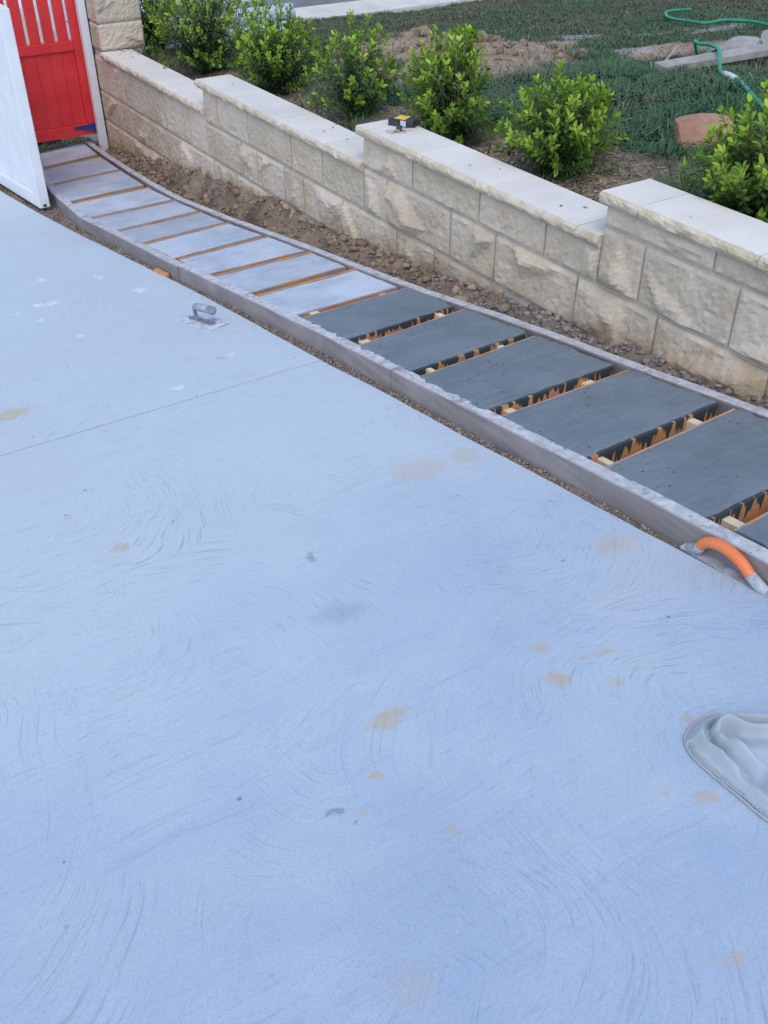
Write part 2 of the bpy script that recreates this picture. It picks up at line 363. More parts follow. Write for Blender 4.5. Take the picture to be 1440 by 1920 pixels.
def m_leaf():
    t = MT('shrub_leaf', 0.5, 0.35); a = t.attr('age'); r = t.attr('rnd')
    c = t.mix(r, (0.020, 0.062, 0.014), (0.042, 0.105, 0.022)); y = t.mix(r, (0.20, 0.37, 0.03), (0.42, 0.55, 0.06))
    c = t.mix(t.ramp(a, .15, .95), c, y)
    t.put(t.b.inputs['Transmission Weight'], 0.0)
    sub = t.n('ShaderNodeBsdfTranslucent'); t.put(sub.inputs[0], t.hsv(c, sat=1.1, v=1.5))
    ms = t.n('ShaderNodeMixShader'); ms.inputs[0].default_value = .28
    out = [n for n in t.t.nodes if n.type == 'OUTPUT_MATERIAL'][0]
    t.put(t.b.inputs['Base Color'], c); t.t.links.new(t.b.outputs[0], ms.inputs[1]); t.t.links.new(sub.outputs[0], ms.inputs[2]); t.t.links.new(ms.outputs[0], out.inputs[0])
    return t.m
M['leaf'] = m_leaf()
M['twig'] = simple('shrub_stem', (0.10, 0.085, 0.06), (0.16, 0.13, 0.09), 40, .85)
def m_grass():
    t = MT('grass_blades', 0.6, 0.25); r = t.attr('rnd')
    c = t.mix(t.ramp(r, 0, .8), (0.032, 0.095, 0.040), (0.080, 0.170, 0.062)); c = t.mix(t.ramp(t.attr('dry'), .0, 1.0), c, (0.135, 0.14, 0.075)); c = t.mix(t.ramp(r, .88, .96), c, (0.34, 0.31, 0.18))
    return t.done(c)
M['grass'] = m_grass()
M['chip'] = m_gravel('bark_chip', (0.16, 0.115, 0.08), (0.52, 0.42, 0.31), (0.27, 0.20, 0.14))
def m_paint(name, c1, c2, rough=.45, bs=.12):
    t = MT(name, rough, .4); c = t.mix(t.ramp(t.noise(6, 4), .35, .65), c1, c2)
    c = t.mix(t.ramp(t.noise(30, 5, .7), .66, .78, 0, .25), c, tuple(v * .72 for v in c1))
    return t.done(c, t.bump(t.noise(1, 4, co=t.mapc((30, 30, 3))), bs, .003))
M['red'] = m_paint('red_gate_paint', (0.68, 0.032, 0.036), (0.76, 0.05, 0.05))
M['white'] = m_paint('white_gate_paint', (0.72, 0.73, 0.75), (0.80, 0.80, 0.81))
M['strap'] = simple('blue_strap_paint', (0.02, 0.045, 0.19), (0.03, 0.07, 0.28), 20, .5, .1)
M['weed'] = simple('weed_green', (0.035, 0.075, 0.03), (0.06, 0.11, 0.045), 30, .6, .1)
M['bluescrap'] = simple('blue_scrap', (0.12, 0.20, 0.34), (0.24, 0.33, 0.48), 40, .5, .4, 60)
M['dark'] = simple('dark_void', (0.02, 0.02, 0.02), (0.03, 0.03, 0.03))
def m_metal():
    t = MT('trowel_steel', 0.32, .5); t.b.inputs['Metallic'].default_value = .85
    c = t.mix(t.ramp(t.noise(25, 4), .35, .65), (0.74, 0.75, 0.78), (0.84, 0.85, 0.87)); k = t.ramp(t.noise(14, 5, .7), .46, .56)
    c = t.mix(k, c, (0.40, 0.385, 0.43)); t.put(t.b.inputs['Metallic'], t.ramp(k, 0, 1, .35, .0)); return t.done(c, t.bump(t.noise(80, 4), .25, .002), t.ramp(k, 0, 1, .3, .8))
M['steel'] = m_metal()
M['grip'] = simple('cemented_grip', (0.16, 0.19, 0.22), (0.42, 0.46, 0.50), 28, .55, .4, 80, .003)
M['shank'] = simple('cemented_shank', (0.12, 0.14, 0.16), (0.22, 0.24, 0.27), 40, .5, .3)
M['orange'] = simple('orange_plastic', (0.80, 0.19, 0.055), (0.86, 0.25, 0.09), 14, .45, .12, 60, fine=(0.72, 0.30, 0.17))
M['floatgrey'] = simple('cement_caked_float', (0.25, 0.28, 0.32), (0.50, 0.51, 0.53), 30, .75, .5, 60)
def m_cloth():
    t = MT('rag_cotton', 0.95, .1); c = t.mix(t.ramp(t.noise(6, 4), .35, .65), (0.34, 0.40, 0.43), (0.43, 0.475, 0.49)); c = t.mix(t.ramp(t.noise(3, 3), .5, .7, 0, .6), c, (0.42, 0.50, 0.60))
    b = t.b; b.inputs['Sheen Weight'].default_value = .3
    return t.done(c, t.bump(t.noise(600, 2), .25, .001))
M['cloth'] = m_cloth()
M['hem'] = simple('rag_hem', (0.36, 0.385, 0.40), (0.43, 0.44, 0.445), 20, .95, .3, 400, .001)
M['hose'] = simple('green_hose', (0.015, 0.25, 0.13), (0.03, 0.33, 0.17), 10, .4, .1)
M['hosejoin'] = simple('hose_fitting', (0.55, 0.58, 0.55), (0.65, 0.68, 0.65), 30, .5, .1)
M['rock_red'] = simple('red_sandstone', (0.33, 0.175, 0.115), (0.46, 0.28, 0.19), 9, .9, .7, 40, .01, fine=(0.30, 0.17, 0.12))
M['rock_grey'] = simple('grey_rock', (0.30, 0.285, 0.265), (0.42, 0.40, 0.37), 9, .9, .7, 40, .01, fine=(0.24, 0.225, 0.21))
M['rock_tan'] = simple('tan_rock', (0.42, 0.26, 0.13), (0.52, 0.35, 0.20), 9, .9, .7, 40, .01)
M['plank'] = simple('weathered_plank', (0.30, 0.27, 0.235), (0.42, 0.385, 0.345), 14, .85, .5, 50)
M['concrete'] = simple('pale_concrete', (0.55, 0.53, 0.48), (0.66, 0.64, 0.58), 5, .85, .4, 50)
M['grey'] = simple('grey_render', (0.25, 0.26, 0.28), (0.32, 0.33, 0.35), 6, .8, .2)
M['pipe'] = simple('white_pvc', (0.72, 0.76, 0.80), (0.78, 0.81, 0.84), 6, .35, .05)
M['black'] = simple('black_plastic', (0.03, 0.03, 0.035), (0.06, 0.06, 0.065), 30, .5, .1)
M['yellow'] = simple('yellow_label', (0.80, 0.48, 0.04), (0.86, 0.60, 0.10), 60, .5, .05)
M['label'] = simple('lilac_label', (0.50, 0.48, 0.62), (0.60, 0.58, 0.70), 60, .5, .05)
M['brass'] = simple('key_metal', (0.42, 0.38, 0.28), (0.55, 0.52, 0.42), 60, .4, .05)

# ------------------------------------------------------------------ ground sheet, driveway, soil
def ground_sheet():
    xs = [-250, -60, -20, -8, 1.2, 2.4, 2.9, 8, 20, 60, 250]; ys = [-250, -60, -12, -4, 0, 2, 4, 6, 8, 10, 12, 16, 24, 60, 250]
    V = []; F = []
    for y in ys:
        for x in xs:
            yy = max(-4, min(y, 12)); V.append((x, y, SL * yy - 0.22))
    n = len(xs)
    for j in range(len(ys) - 1):
        for i in range(n - 1): F.append((j * n + i, j * n + i + 1, (j + 1) * n + i + 1, (j + 1) * n + i))
    struct(obj('ground', V, F, M['ground']))
ground_sheet()
EDGE = [(-4, 1.63), (.9, 1.592), (1.31, 1.576), (2.23, 1.543), (2.79, 1.519), (3.5, 1.50), (4.04, 1.48), (5.21, 1.406), (5.9, 1.375), (7, 1.35), (12, 1.33)]
JY = 2.785
def drive_panel(y0, y1):
    ys = list(np.arange(y0, y1, .08)) + [y1]; V = []; F = []
    xl = -7.0
    for y in ys:
        xe = interp(EDGE, y) + .006 * nz(y * 2.3, 4.1) + .0035 * nz(y * 17, 1.1)
        V += [W(xl, y, -.11), W(xl, y, 0), W(xe - .006, y, 0), W(xe, y, -.007), W(xe + .006, y, -.11)]
    for j in range(len(ys) - 1):
        for k in range(4):
            F.append((j * 5 + k, j * 5 + k + 1, (j + 1) * 5 + k + 1, (j + 1) * 5 + k))
    F.append((0, 4, 3, 2, 1)); n = (len(ys) - 1) * 5; F.append((n, n + 1, n + 2, n + 3, n + 4))
    F = [tuple(reversed(f)) for f in F]
    return obj('driveway', V, F, M['drive'])
struct(drive_panel(-4.0, JY - .0025)); struct(drive_panel(JY + .0025, 12.0))
o = MB().box(-7, 1.5, JY - .02, JY + .02, -.06, -.03, slope=True).obj('joint_shade_strip', M['dark']); struct(o)  # near-black strip under the saw cut, paints the shade inside the groove

OUT = [(-2, 1.66), (.95, 1.612), (1.36, 1.606), (2.29, 1.578), (2.86, 1.564), (4.08, 1.503)]          # near boards, outer face
OUT2 = [(4.06, 1.497), (4.73, 1.478), (5.36, 1.45), (6.13, 1.515), (6.9, 1.65), (7.62, 1.82)]
INN = [(-2, 2.30), (1.45, 2.232), (1.83, 2.210), (2.23, 2.197), (2.6, 2.175), (3.0, 2.135), (3.4, 2.118), (4.04, 2.095), (4.67, 2.060), (5.3, 2.045), (5.71, 2.065), (6.4, 2.125), (7.0, 2.185), (7.7, 2.27)]
def soil_h(x, y):
    e = interp(EDGE, y); ob = interp(OUT, y) if y < 4.07 else interp(OUT2, y); ib = interp(INN, y)
    h = .010 * fbm(x * 9, y * 9) + .006 * fbm(x * 35, y * 35, 3)
    if x < ob + .02: return h - .014
    if x < ib - .02: return h * .6 - .045
    t = (x - ib) / max(2.36 - ib, .05)
    a = .020 * max(0, 1 - abs(t - .85) * 2.0)
    dig = -.05 * max(0, math.sin(max(0, min(1, (y - 3.1) / 3.6)) * math.pi)) * math.exp(-((t - .3) / .3) ** 2)
    led = .055 * max(0, min(1, (t - .55 - .35 * fbm(y * 5, 2.2)) / .12)) * max(0, min(1, (y - 4.2) * 2)) * max(0, min(1, (6.7 - y) * 2))
    if y > 3.0: h *= 1.8
    return .018 + led + a + dig + 1.6 * h + .012 * fbm(x * 18, y * 14, 7)
def soil_mesh():
    xs = np.arange(1.25, 2.42, .016); ys = np.arange(-1.6, 8.6, .018); V = []; F = []
    for y in ys:
        for x in xs: V.append(W(x, y, soil_h(x, y)))
    n = len(xs)
    for j in range(len(ys) - 1):
        for i in range(n - 1): F.append((j * n + i, j * n + i + 1, (j + 1) * n + i + 1, (j + 1) * n + i))
    struct(obj('soil', V, F, M['soil'], smooth=True))
soil_mesh()

def ico():
    bm = bmesh.new(); bmesh.ops.create_icosphere(bm, subdivisions=1, radius=1.0)
    V = np.array([v.co[:] for v in bm.verts]); F = np.array([[v.index for v in f.verts] for f in bm.faces]); bm.free(); return V, F
ICO = ico()
def scatter(name, P, S, mat, squash=(1, 1, .7), jit=.35):
    V0, F0 = ICO; n = len(P); nv = len(V0)
    V = np.repeat(V0[None], n, 0) * (1 + rng.uniform(-jit, jit, (n, nv, 1)))
    a = rng.uniform(0, 6.28, n); c, s = np.cos(a), np.sin(a)
    V = V * np.array(squash) * rng.uniform(.7, 1.3, (n, 1, 3))
    X = V[:, :, 0] * c[:, None] - V[:, :, 1] * s[:, None]; Y = V[:, :, 0] * s[:, None] + V[:, :, 1] * c[:, None]
    V = np.stack([X, Y, V[:, :, 2]], -1) * np.array(S)[:, None, None] + np.array(P)[:, None, :]
    F = (F0[None] + (np.arange(n) * nv)[:, None, None]).reshape(-1, 3)
    return fast(name, V.reshape(-1, 3), F, mat, {'rnd': np.repeat(rng.random(n), nv)})
def fast(name, V, F, mat, attrs=None, smooth=False):
    V = np.asarray(V, np.float32); F = np.asarray(F, np.int32); k = F.shape[1]
    me = bpy.data.meshes.new(name); me.vertices.add(len(V)); me.vertices.foreach_set('co', V.ravel())
    me.loops.add(F.size); me.loops.foreach_set('vertex_index', F.ravel()); me.polygons.add(len(F))
    me.polygons.foreach_set('loop_start', np.arange(0, F.size, k, dtype=np.int32)); me.polygons.foreach_set('loop_total', np.full(len(F), k, np.int32))
    for a, v in (attrs or {}).items():
        at = me.attributes.new(a, 'FLOAT', 'POINT'); at.data.foreach_set('value', np.asarray(v, np.float32))
    me.materials.append(mat); me.update(calc_edges=True); me.validate()
    if smooth: me.polygons.foreach_set('use_smooth', [True] * len(me.polygons))
    return link(name, me)
P = []; S = []
for i in range(9000):
    y = rng.uniform(.2, 7.6); e = interp(EDGE, y); ob = interp(OUT, y) if y < 4.07 else interp(OUT2, y); ib = interp(INN, y)
    if rng.random() < .55: x = rng.uniform(e, ob); s = rng.uniform(.0015, .0068)
    else:
        x = rng.uniform(ib, 2.35); s = rng.uniform(.002, .009)
        if y < 3.0: s *= rng.uniform(1, 1.9)
        if rng.random() < .05: s *= 1.7
    P.append(W(x, y, soil_h(x, y) + s * .25)); S.append(s)
stuff(scatter('gravel', P, S, M['gravel'], jit=.5), 'loose crushed gravel along the dug edges of the path', 'gravel')

P = []; S = []
for i in range(420):
    y = rng.uniform(2.9, 7.4); x = rng.uniform(interp(INN, y) + .01, 2.345); s = rng.uniform(.006, .022) * (1 if rng.random() < .8 else 1.4)
    P.append(W(x, y, soil_h(x, y) + s * .2)); S.append(s)
stuff(scatter('trench_clods', P, S, M['trenchclod'], jit=.45), 'lumps of dug clay in the trench along the wall foot', 'soil')
# ------------------------------------------------------------------ retaining wall
def rock_face(s_len, h, amp, seed, nu=None, nv=None, top=.55, small=False):
    """depth field of a split-face block on a grid; s along, t down"""
    nu = nu or max(8, int(s_len / .014)); nv = nv or max(5, int(h / .014)); rs = random.Random(seed)
    planes = []
    for k in range(4):
        a = rs.uniform(0, 6.283); sl = rs.uniform(.15, .75); px, pt = rs.uniform(.1, .9) * s_len, rs.uniform(.25, .9) * h
        planes.append((math.cos(a) * sl, math.sin(a) * sl, px, pt, amp * rs.uniform(.6, 1.05)))
    tp = top * rs.uniform(1.1, 1.9); off = rs.uniform(0, 50); D = []
    for j in range(nv + 1):
        t = h * j / nv
        for i in range(nu + 1):
            s = s_len * i / nu
            e = min(s, s_len - s); wob = .012 * nz(s * 14 + off, t * 14, off); rg = nz(s * 6.5 + off, 1.7, off) + .5 * nz(s * 19 + off, 5.1, off)
            d = min(t * tp * (1 + .45 * rg) + max(0, wob * .5) * min(1, t / .03), (h - t) * (1.0 + .6 * nz(s * 9 + off, 3, off)), e * 1.3 + .004)
            f = amp * (1.22 - .75 * t / h) + .014 * nz(s * 7 + off, t * 10, 2) + .007 * nz(s * 22, t * 22 + off, 5)
            for (a, b, px, pt, c) in planes: f = min(f, c + a * (s - px) + b * (t - pt))
            d = min(d, max(f, .006))
            ed = min(1, min(e, t, h - t) / .015)
            d += ed * (.0045 * nz(s * 40 + off, t * 40, 9) + .0028 * nz(s * 95, t * 95 + off, 3))
            D.append(max(0, d))
    return nu, nv, D
def rock_block(name, org, sd, td, od, s_len, h, amp, seed, mat, parent, back=.03, top=.55):
    nu, nv, D = rock_face(s_len, h, amp, seed, top=top)
    org, sd, td, od = Vector(org), Vector(sd), Vector(td), Vector(od); V = []; F = []
    for j in range(nv + 1):
        for i in range(nu + 1): V.append(org + sd * (s_len * i / nu) + td * (h * j / nv) + od * D[j * (nu + 1) + i])
    n = nu + 1; flip = sd.cross(td).dot(od) < 0
    for j in range(nv):
        for i in range(nu):
            f = (j * n + i, j * n + i + 1, (j + 1) * n + i + 1, (j + 1) * n + i); F.append(tuple(reversed(f)) if flip else f)
    rim = [i for i in range(n)] + [j * n + nu for j in range(1, nv + 1)] + [nv * n + i for i in range(nu - 1, -1, -1)] + [j * n for j in range(nv - 1, 0, -1)]
    b0 = len(V)
    for r in rim: V.append(Vector(V[r]) - od * back)
    m = len(rim)
    for k in range(m):
        f = (rim[k], b0 + k, b0 + (k + 1) % m, rim[(k + 1) % m]); F.append(tuple(reversed(f)) if flip else f)
    return obj(name, V, F, mat, parent)
wall = tag(empty('retaining_wall', (2.44, 4.0, zd(4.0))), 'stepped cream split-face stone retaining wall between path and garden', 'wall'); wall['kind'] = 'thing'
XW = 2.340; GAP = .009
core = MB()
TOPS = [.254, .107, -.047, -.190]; CAPH = .042
core.box(2.3445, 2.525, -.6, 2.292, -.60, TOPS[0] - CAPH); core.box(2.3445, 2.525, 2.292, 3.815, -.75, TOPS[1] - CAPH)
core.box(2.3445, 2.525, 3.815, 5.565, -1.0, TOPS[2] - CAPH); core.box(2.3445, 2.525, 5.565, 9.418, -1.5, TOPS[3] - CAPH)
core.obj('mortar_core', M['mortar'], wall)
B = [.136, -.070, -.272, -.472, -.675, -.880]
rows = [(TOPS[0] - CAPH, B[0], [2.295, 1.825, 1.34, .85, .36, -.2], .020), (B[0], B[1], [2.295, 2.10, 1.714, 1.32, .93, .54, .15, -.3], .047),
        (B[1], B[2], [3.82, 3.626, 3.149, 2.855, 2.387, 2.003, 1.549, 1.15, .7, .3, -.2], .047), (TOPS[1] - CAPH, B[1], [3.82, 3.428, 2.967, 2.577, 2.295], .028),
        (TOPS[2] - CAPH, B[2], [5.57, 5.39, 5.006, 4.514, 4.199, 3.82], .026), (TOPS[3] - CAPH, B[3], [7.7, 7.3, 6.915, 6.5, 6.197, 5.817, 5.57], .024),
        (B[2], B[3], [5.57, 5.107, 4.918, 4.609, 4.401, 4.014, 3.544, 3.258, 2.787], .034), (B[3], B[4], [7.7, 7.4, 7.03, 6.5, 5.998, 5.521, 5.204, 4.819, 4.351, 4.166], .030),
        (B[4], B[5], [7.7, 7.4, 7.078, 6.709, 6.394, 6.007], .026)]
sd_ = 100
for (z1, z0, ys, amp) in rows:
    for a, b in zip(ys[:-1], ys[1:]):
        sd_ += 1
        rock_block('block', (XW, b + GAP / 2, z1 - GAP / 2), (0, 1, 0), (0, 0, -1), (-1, 0, 0), a - b - GAP, z1 - z0 - GAP, amp, sd_, M['stone'], wall)
for (z1, z0, ys, dx) in [(B[2], B[3], [2.787, 2.604, 2.2, 1.8, 1.4], .0), (B[3], B[4], [4.166, 3.75, 3.35], .0)]:
    for a, b in zip(ys[:-1], ys[1:]):
        sd_ += 1; rock_block('footing_block', (2.343, b + .003, z1 - .003), (0, 1, 0), (0, 0, -1), (-1, 0, 0), a - b - .006, z1 - z0 - .006, .004, sd_, M['footing'], wall)
# cap stones with a split front edge
def cap_stone(y0, y1, ztop, seed, x0=2.318, x1=2.538):
    rs = random.Random(seed); L = y1 - y0; nu = max(4, int(L / .014)); nv = 4; V = []; F = []
    prof = [0, .25, .5, .75, 1.0]; off = rs.uniform(0, 90)
    for i in range(nu + 1):
        y = y0 + L * i / nu
        for k in range(nv + 1):
            t = prof[k]
            dx = .007 * math.sin(math.pi * min(1, t * 1.1)) + .006 * nz(y * 16 + off, t * 2.5, 1) * (1 if 0 < k < nv else .55) + .004 * nz(y * 50 + off, t * 6, 3)
            zz = ztop - CAPH * t + (.0015 * nz(y * 30, off) if k == 0 else (.003 * nz(y * 20, off + 7) if 0 < k < nv else 0))
            V.append((x0 - dx + (.004 if k == 0 else (.007 if k == nv else 0)), y, zz))
        V.append((x1, y, ztop - CAPH)); V.append((x1, y, ztop))
    n = nv + 3
    for i in range(nu):
        for k in range(n): F.append((i * n + k, (i + 1) * n + k, (i + 1) * n + (k + 1) % n, i * n + (k + 1) % n))
    F.append(tuple(range(n))); F.append(tuple(nu * n + k for k in range(n - 1, -1, -1)))
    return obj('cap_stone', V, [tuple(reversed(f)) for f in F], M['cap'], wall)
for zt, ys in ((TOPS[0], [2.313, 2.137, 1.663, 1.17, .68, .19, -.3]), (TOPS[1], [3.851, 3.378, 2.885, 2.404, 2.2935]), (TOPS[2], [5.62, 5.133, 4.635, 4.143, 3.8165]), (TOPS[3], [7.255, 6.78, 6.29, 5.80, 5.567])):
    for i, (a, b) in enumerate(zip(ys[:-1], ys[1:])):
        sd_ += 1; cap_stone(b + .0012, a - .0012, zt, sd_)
# stone gate pier at the far end
pier = tag(empty('gate_pier', (2.5, 7.45, TOPS[3] - CAPH)), 'cream split-face stone pier at the far end of the wall beside the red gate', 'pier')
MB().box(2.345, 2.645, 7.272, 7.66, TOPS[3] - CAPH + .002, .62).obj('core', M['mortar'], pier)
zt = .615
for k, (z0, z1) in enumerate(((-.19, -.016), (-.016, .19), (.19, .395), (.395, .6))):
    for a, b in ((2.337, 2.65),):
        sd_ += 1; rock_block('block', (a, 7.264, z1 - .004), (1, 0, 0), (0, 0, -1), (0, -1, 0), b - a, z1 - z0 - .008, .024, sd_, M['stone'], pier)
    sd_ += 1; rock_block('block', (2.337, 7.268, z1 - .004), (0, 1, 0), (0, 0, -1), (-1, 0, 0), .39, z1 - z0 - .008, .022, sd_, M['stone'], pier)
MB().box(2.30, 2.69, 7.22, 7.70, .62, .67).obj('pier_cap', M['cap'], pier, bevel=.006)

# ------------------------------------------------------------------ path: formwork and slabs
HP = .064
form = tag(empty('timber_formwork', (1.85, 3.5, zd(3.5))), 'long timber formwork of weathered side boards and ply dividers holding the path slabs', 'formwork')
def board(line, y0, y1, inward, wid=.044, bot=-.05, name='side_board', htop=HP, seed=0):
    ys = list(np.arange(y0, y1, .06)) + [y1]; V = []; F = []
    for y in ys:
        x = interp(line, y) + .002 * nz(y * 1.7, seed); hh = htop + .0025 * nz(y * 5, seed + 3)
        for (dx, h) in ((0, bot), (0, hh - .003), (inward * .003, hh), (inward * (wid - .002), hh + .001), (inward * wid, hh - .003), (inward * wid, bot)): V.append(W(x + dx, y, h))
    n = 6
    for j in range(len(ys) - 1):
        for k in range(n):
            f = (j * n + k, j * n + (k + 1) % n, (j + 1) * n + (k + 1) % n, (j + 1) * n + k); F.append(f if inward < 0 else tuple(reversed(f)))
    F.append(tuple(range(n)) if inward > 0 else tuple(range(n - 1, -1, -1))); m = (len(ys) - 1) * n
    F.append(tuple(m + k for k in range(n - 1, -1, -1)) if inward > 0 else tuple(m + k for k in range(n)))
    return obj(name, V, F, M['board'], form)
for i, (a, b) in enumerate(((-1.2, .62), (.624, 2.42), (2.424, 4.085))): board(OUT, a, b, 1, seed=i * 9)
board(OUT2, 4.08, 5.36, 1, seed=31, htop=HP - .004); board(OUT2, 5.364, 7.62, 1, seed=37, htop=HP - .002)
for i, (a, b) in enumerate(((-1.2, .9), (.904, 2.75), (2.754, 4.60), (4.604, 6.0), (6.004, 7.66))): board(INN, a, b, -1, seed=50 + i * 7)
# slab corner table: near edge (outer X, Y)(inner X, Y), far edge likewise
SLABS = [('wet', (1.70, -.10), (2.20, -.09), (1.695, .24), (2.195, .26)), ('wet', (1.685, .32), (2.185, .33), (1.675, .66), (2.18, .68)), ('wet', (1.672, .735), (2.175, .74), (1.665, 1.08), (2.17, 1.10)),
         ('wet', (1.66, 1.164), (2.172, 1.170), (1.652, 1.489), (2.163, 1.513)), ('wet', (1.646, 1.571), (2.156, 1.583), (1.640, 1.905), (2.14, 1.911)), ('wet', (1.629, 1.974), (2.127, 1.981), (1.621, 2.308), (2.116, 2.333)),
         ('wet', (1.619, 2.372), (2.107, 2.384), (1.606, 2.675), (2.098, 2.720)), ('wet', (1.609, 2.761), (2.083, 2.784), (1.602, 3.068), (2.078, 3.078)),
         ('dry', (1.594, 3.137), (2.068, 3.147), (1.578, 3.435), (2.065, 3.451)), ('dry', (1.572, 3.514), (2.058, 3.540), (1.570, 3.815), (2.050, 3.818)), ('dry', (1.562, 3.885), (2.045, 3.886), (1.550, 4.175), (2.030, 4.214)),
         ('dry', (1.542, 4.232), (2.02, 4.281), (1.530, 4.550), (1.998, 4.603)), ('dry', (1.526, 4.610), (1.994, 4.66), (1.512, 4.895), (1.99, 4.930)), ('dry', (1.508, 4.95), (1.99, 5.000), (1.497, 5.275), (1.988, 5.295)),
         ('dry', (1.498, 5.335), (1.99, 5.364), (1.515, 5.72), (2.00, 5.755)), ('dry', (1.528, 5.82), (2.01, 5.878), (1.575, 6.32), (2.055, 6.39)), ('dry', (1.582, 6.40), (2.065, 6.48), (1.665, 6.89), (2.115, 6.985)), ('dry', (1.70, 7.0), (2.135, 7.13), (1.80, 7.48), (2.205, 7.64))]
ords = ['first', 'second', 'third', 'fourth', 'fifth', 'sixth', 'seventh', 'eighth', 'ninth', 'tenth', 'eleventh', 'twelfth']
def bil(q, u, v): return lerp(lerp(q[0][0], q[1][0], u), lerp(q[2][0], q[3][0], u), v), lerp(lerp(q[0][1], q[1][1], u), lerp(q[2][1], q[3][1], u), v)
def slab(q, kind, seed):
    nu, nv = 44, 26; V = []; F = []; wet = kind == 'wet'
    for j in range(nv + 1):
        for i in range(nu + 1):
            u, v = i / nu, j / nv; x, y = bil(q, u, v)
            ragged = .012 if wet else .003
            if i in (0, nu): x += (ragged * (fbm(y * 28, seed, i) + .35) + (.006 if wet else 0)) * (-1 if i == 0 else 1)
            if j in (0, nv): y += (.004 if wet else .0015) * fbm(x * 22, seed + 3, j)
            h = HP + (.003 if wet else -.004) + (.0022 if wet else .0012) * fbm(x * 7, y * 7, seed) + (.0012 * fbm(x * 40, y * 60, seed) if wet else 0)
            if i in (0, nu) or j in (0, nv): h -= .002
            V.append(W(x, y, h))
    n = nu + 1
    for j in range(nv):
        for i in range(nu): F.append((j * n + i, j * n + i + 1, (j + 1) * n + i + 1, (j + 1) * n + i))
    rim = [i for i in range(n)] + [j * n + nu for j in range(1, nv + 1)] + [nv * n + i for i in range(nu - 1, -1, -1)] + [j * n for j in range(nv - 1, 0, -1)]
    b0 = len(V); m = len(rim)
    for r in rim:
        v = V[r]; i, j = r % n, r // n; inset = .046 if False else 0
        V.append((v[0], v[1], v[2] - (.010 if i in (0, nu) else .09)))
    for k in range(m): F.append((rim[k], b0 + k, b0 + (k + 1) % m, rim[(k + 1) % m]))
    return obj('concrete_slab', V, F, M['slab_wet' if wet else 'slab_dry'], smooth=False)
wi = [i for i, s in enumerate(SLABS) if s[0] == 'wet']; ndry = 0; nw = 0
for i, s in enumerate(SLABS):
    if i < 1: continue
    o = slab(s[1:], s[0], i * 5.3); o['kind'] = 'thing'
    if s[0] == 'dry':
        k = len(SLABS) - 1 - i
        tag(o, 'pale dry concrete slab in the path, %s counting from the red gate' % ords[k], 'slab', 'dry path slabs')
    else:
        k = len(wi) - 1 - i
        tag(o, 'dark grey wet concrete slab, %s wet one counting from the dry slabs' % ords[k], 'slab', 'freshly poured path slabs')
def strip(p0, p1, th, h0, h1, mat, name='divider_strip'):
    """thin ply strip from p0 to p1 (X,Y), thickness th towards -Y"""
    V = []; n = 14; hs = []
    F = []
    for k in range(n + 1):
        t = k / n; x, y = lerp(p0[0], p1[0], t), lerp(p0[1], p1[1], t)
        for (dy, h, a) in ((0, h0, 0), (-th, h0, 0), (-th, h1, 1), (0, h1, 1)): V.append(W(x, y + dy, h + (.0012 * nz(x * 14, y * 5) if a else 0))); hs.append(a)
    for k in range(n):
        for e in range(4):
            f = (k * 4 + e, k * 4 + (e + 1) % 4, (k + 1) * 4 + (e + 1) % 4, (k + 1) * 4 + e); F.append(tuple(reversed(f)))
    F.append((0, 1, 2, 3)); F.append((n * 4 + 3, n * 4 + 2, n * 4 + 1, n * 4))
    o = obj(name, V, F, mat, form); at = o.data.attributes.new('h', 'FLOAT', 'POINT'); at.data.foreach_set('value', hs); return o
for i in range(1, len(SLABS) - 1):
    a, b = SLABS[i], SLABS[i + 1]; wet = b[0] == 'wet' or a[0] == 'wet'
    # strip holding the far slab (faces the viewer) and strip behind the near slab
    x0, x1 = b[1][0] - .004, b[2][0] + .004
    strip((x0, b[1][1] - .001), (x1, b[2][1] - .001), .010, -.055, HP - (.002 if b[0] == 'wet' else .008), M['ply_wet' if b[0] == 'wet' else 'ply_dry'])
    strip((a[3][0] - .004, a[3][1] + .011), (a[4][0] + .004, a[4][1] + .011), .009, -.055, HP - .001, M['ply_dry'])
    for t in ((.13, .80) if wet else ((.35,) if i % 3 == 0 else ())):
        t += rng.uniform(-.05, .05); ya = lerp(a[3][1], a[4][1], t) + .0115; yb = lerp(b[1][1], b[2][1], t) - .0115; x = lerp(b[1][0], b[2][0], t)
        if yb - ya < .012: continue
        wd = rng.uniform(.018, .040); MB().box(x - wd / 2, x + wd / 2, ya, yb, -.02, HP - rng.uniform(.004, .02), slope=True).obj('spacer_block', M['pine'], form, bevel=.0015)
strip((SLABS[-1][3][0], SLABS[-1][3][1] + .014), (SLABS[-1][4][0], SLABS[-1][4][1] + .014), .012, -.05, HP, M['ply_dry'])
# offcut wedge in the gap by the board joint
wg = tag(empty('timber_offcut', W(1.47, 4.22, -.005), (TILT, 0, R(4))), 'small tan timber offcut wedged beside the side board', 'offcut')
o = link('block_body', mesh('block_body', boxv(-.012, .014, -.06, .06, -.006, .018), BF, M['ply_dry']), wg); add_bevel(o, .004)

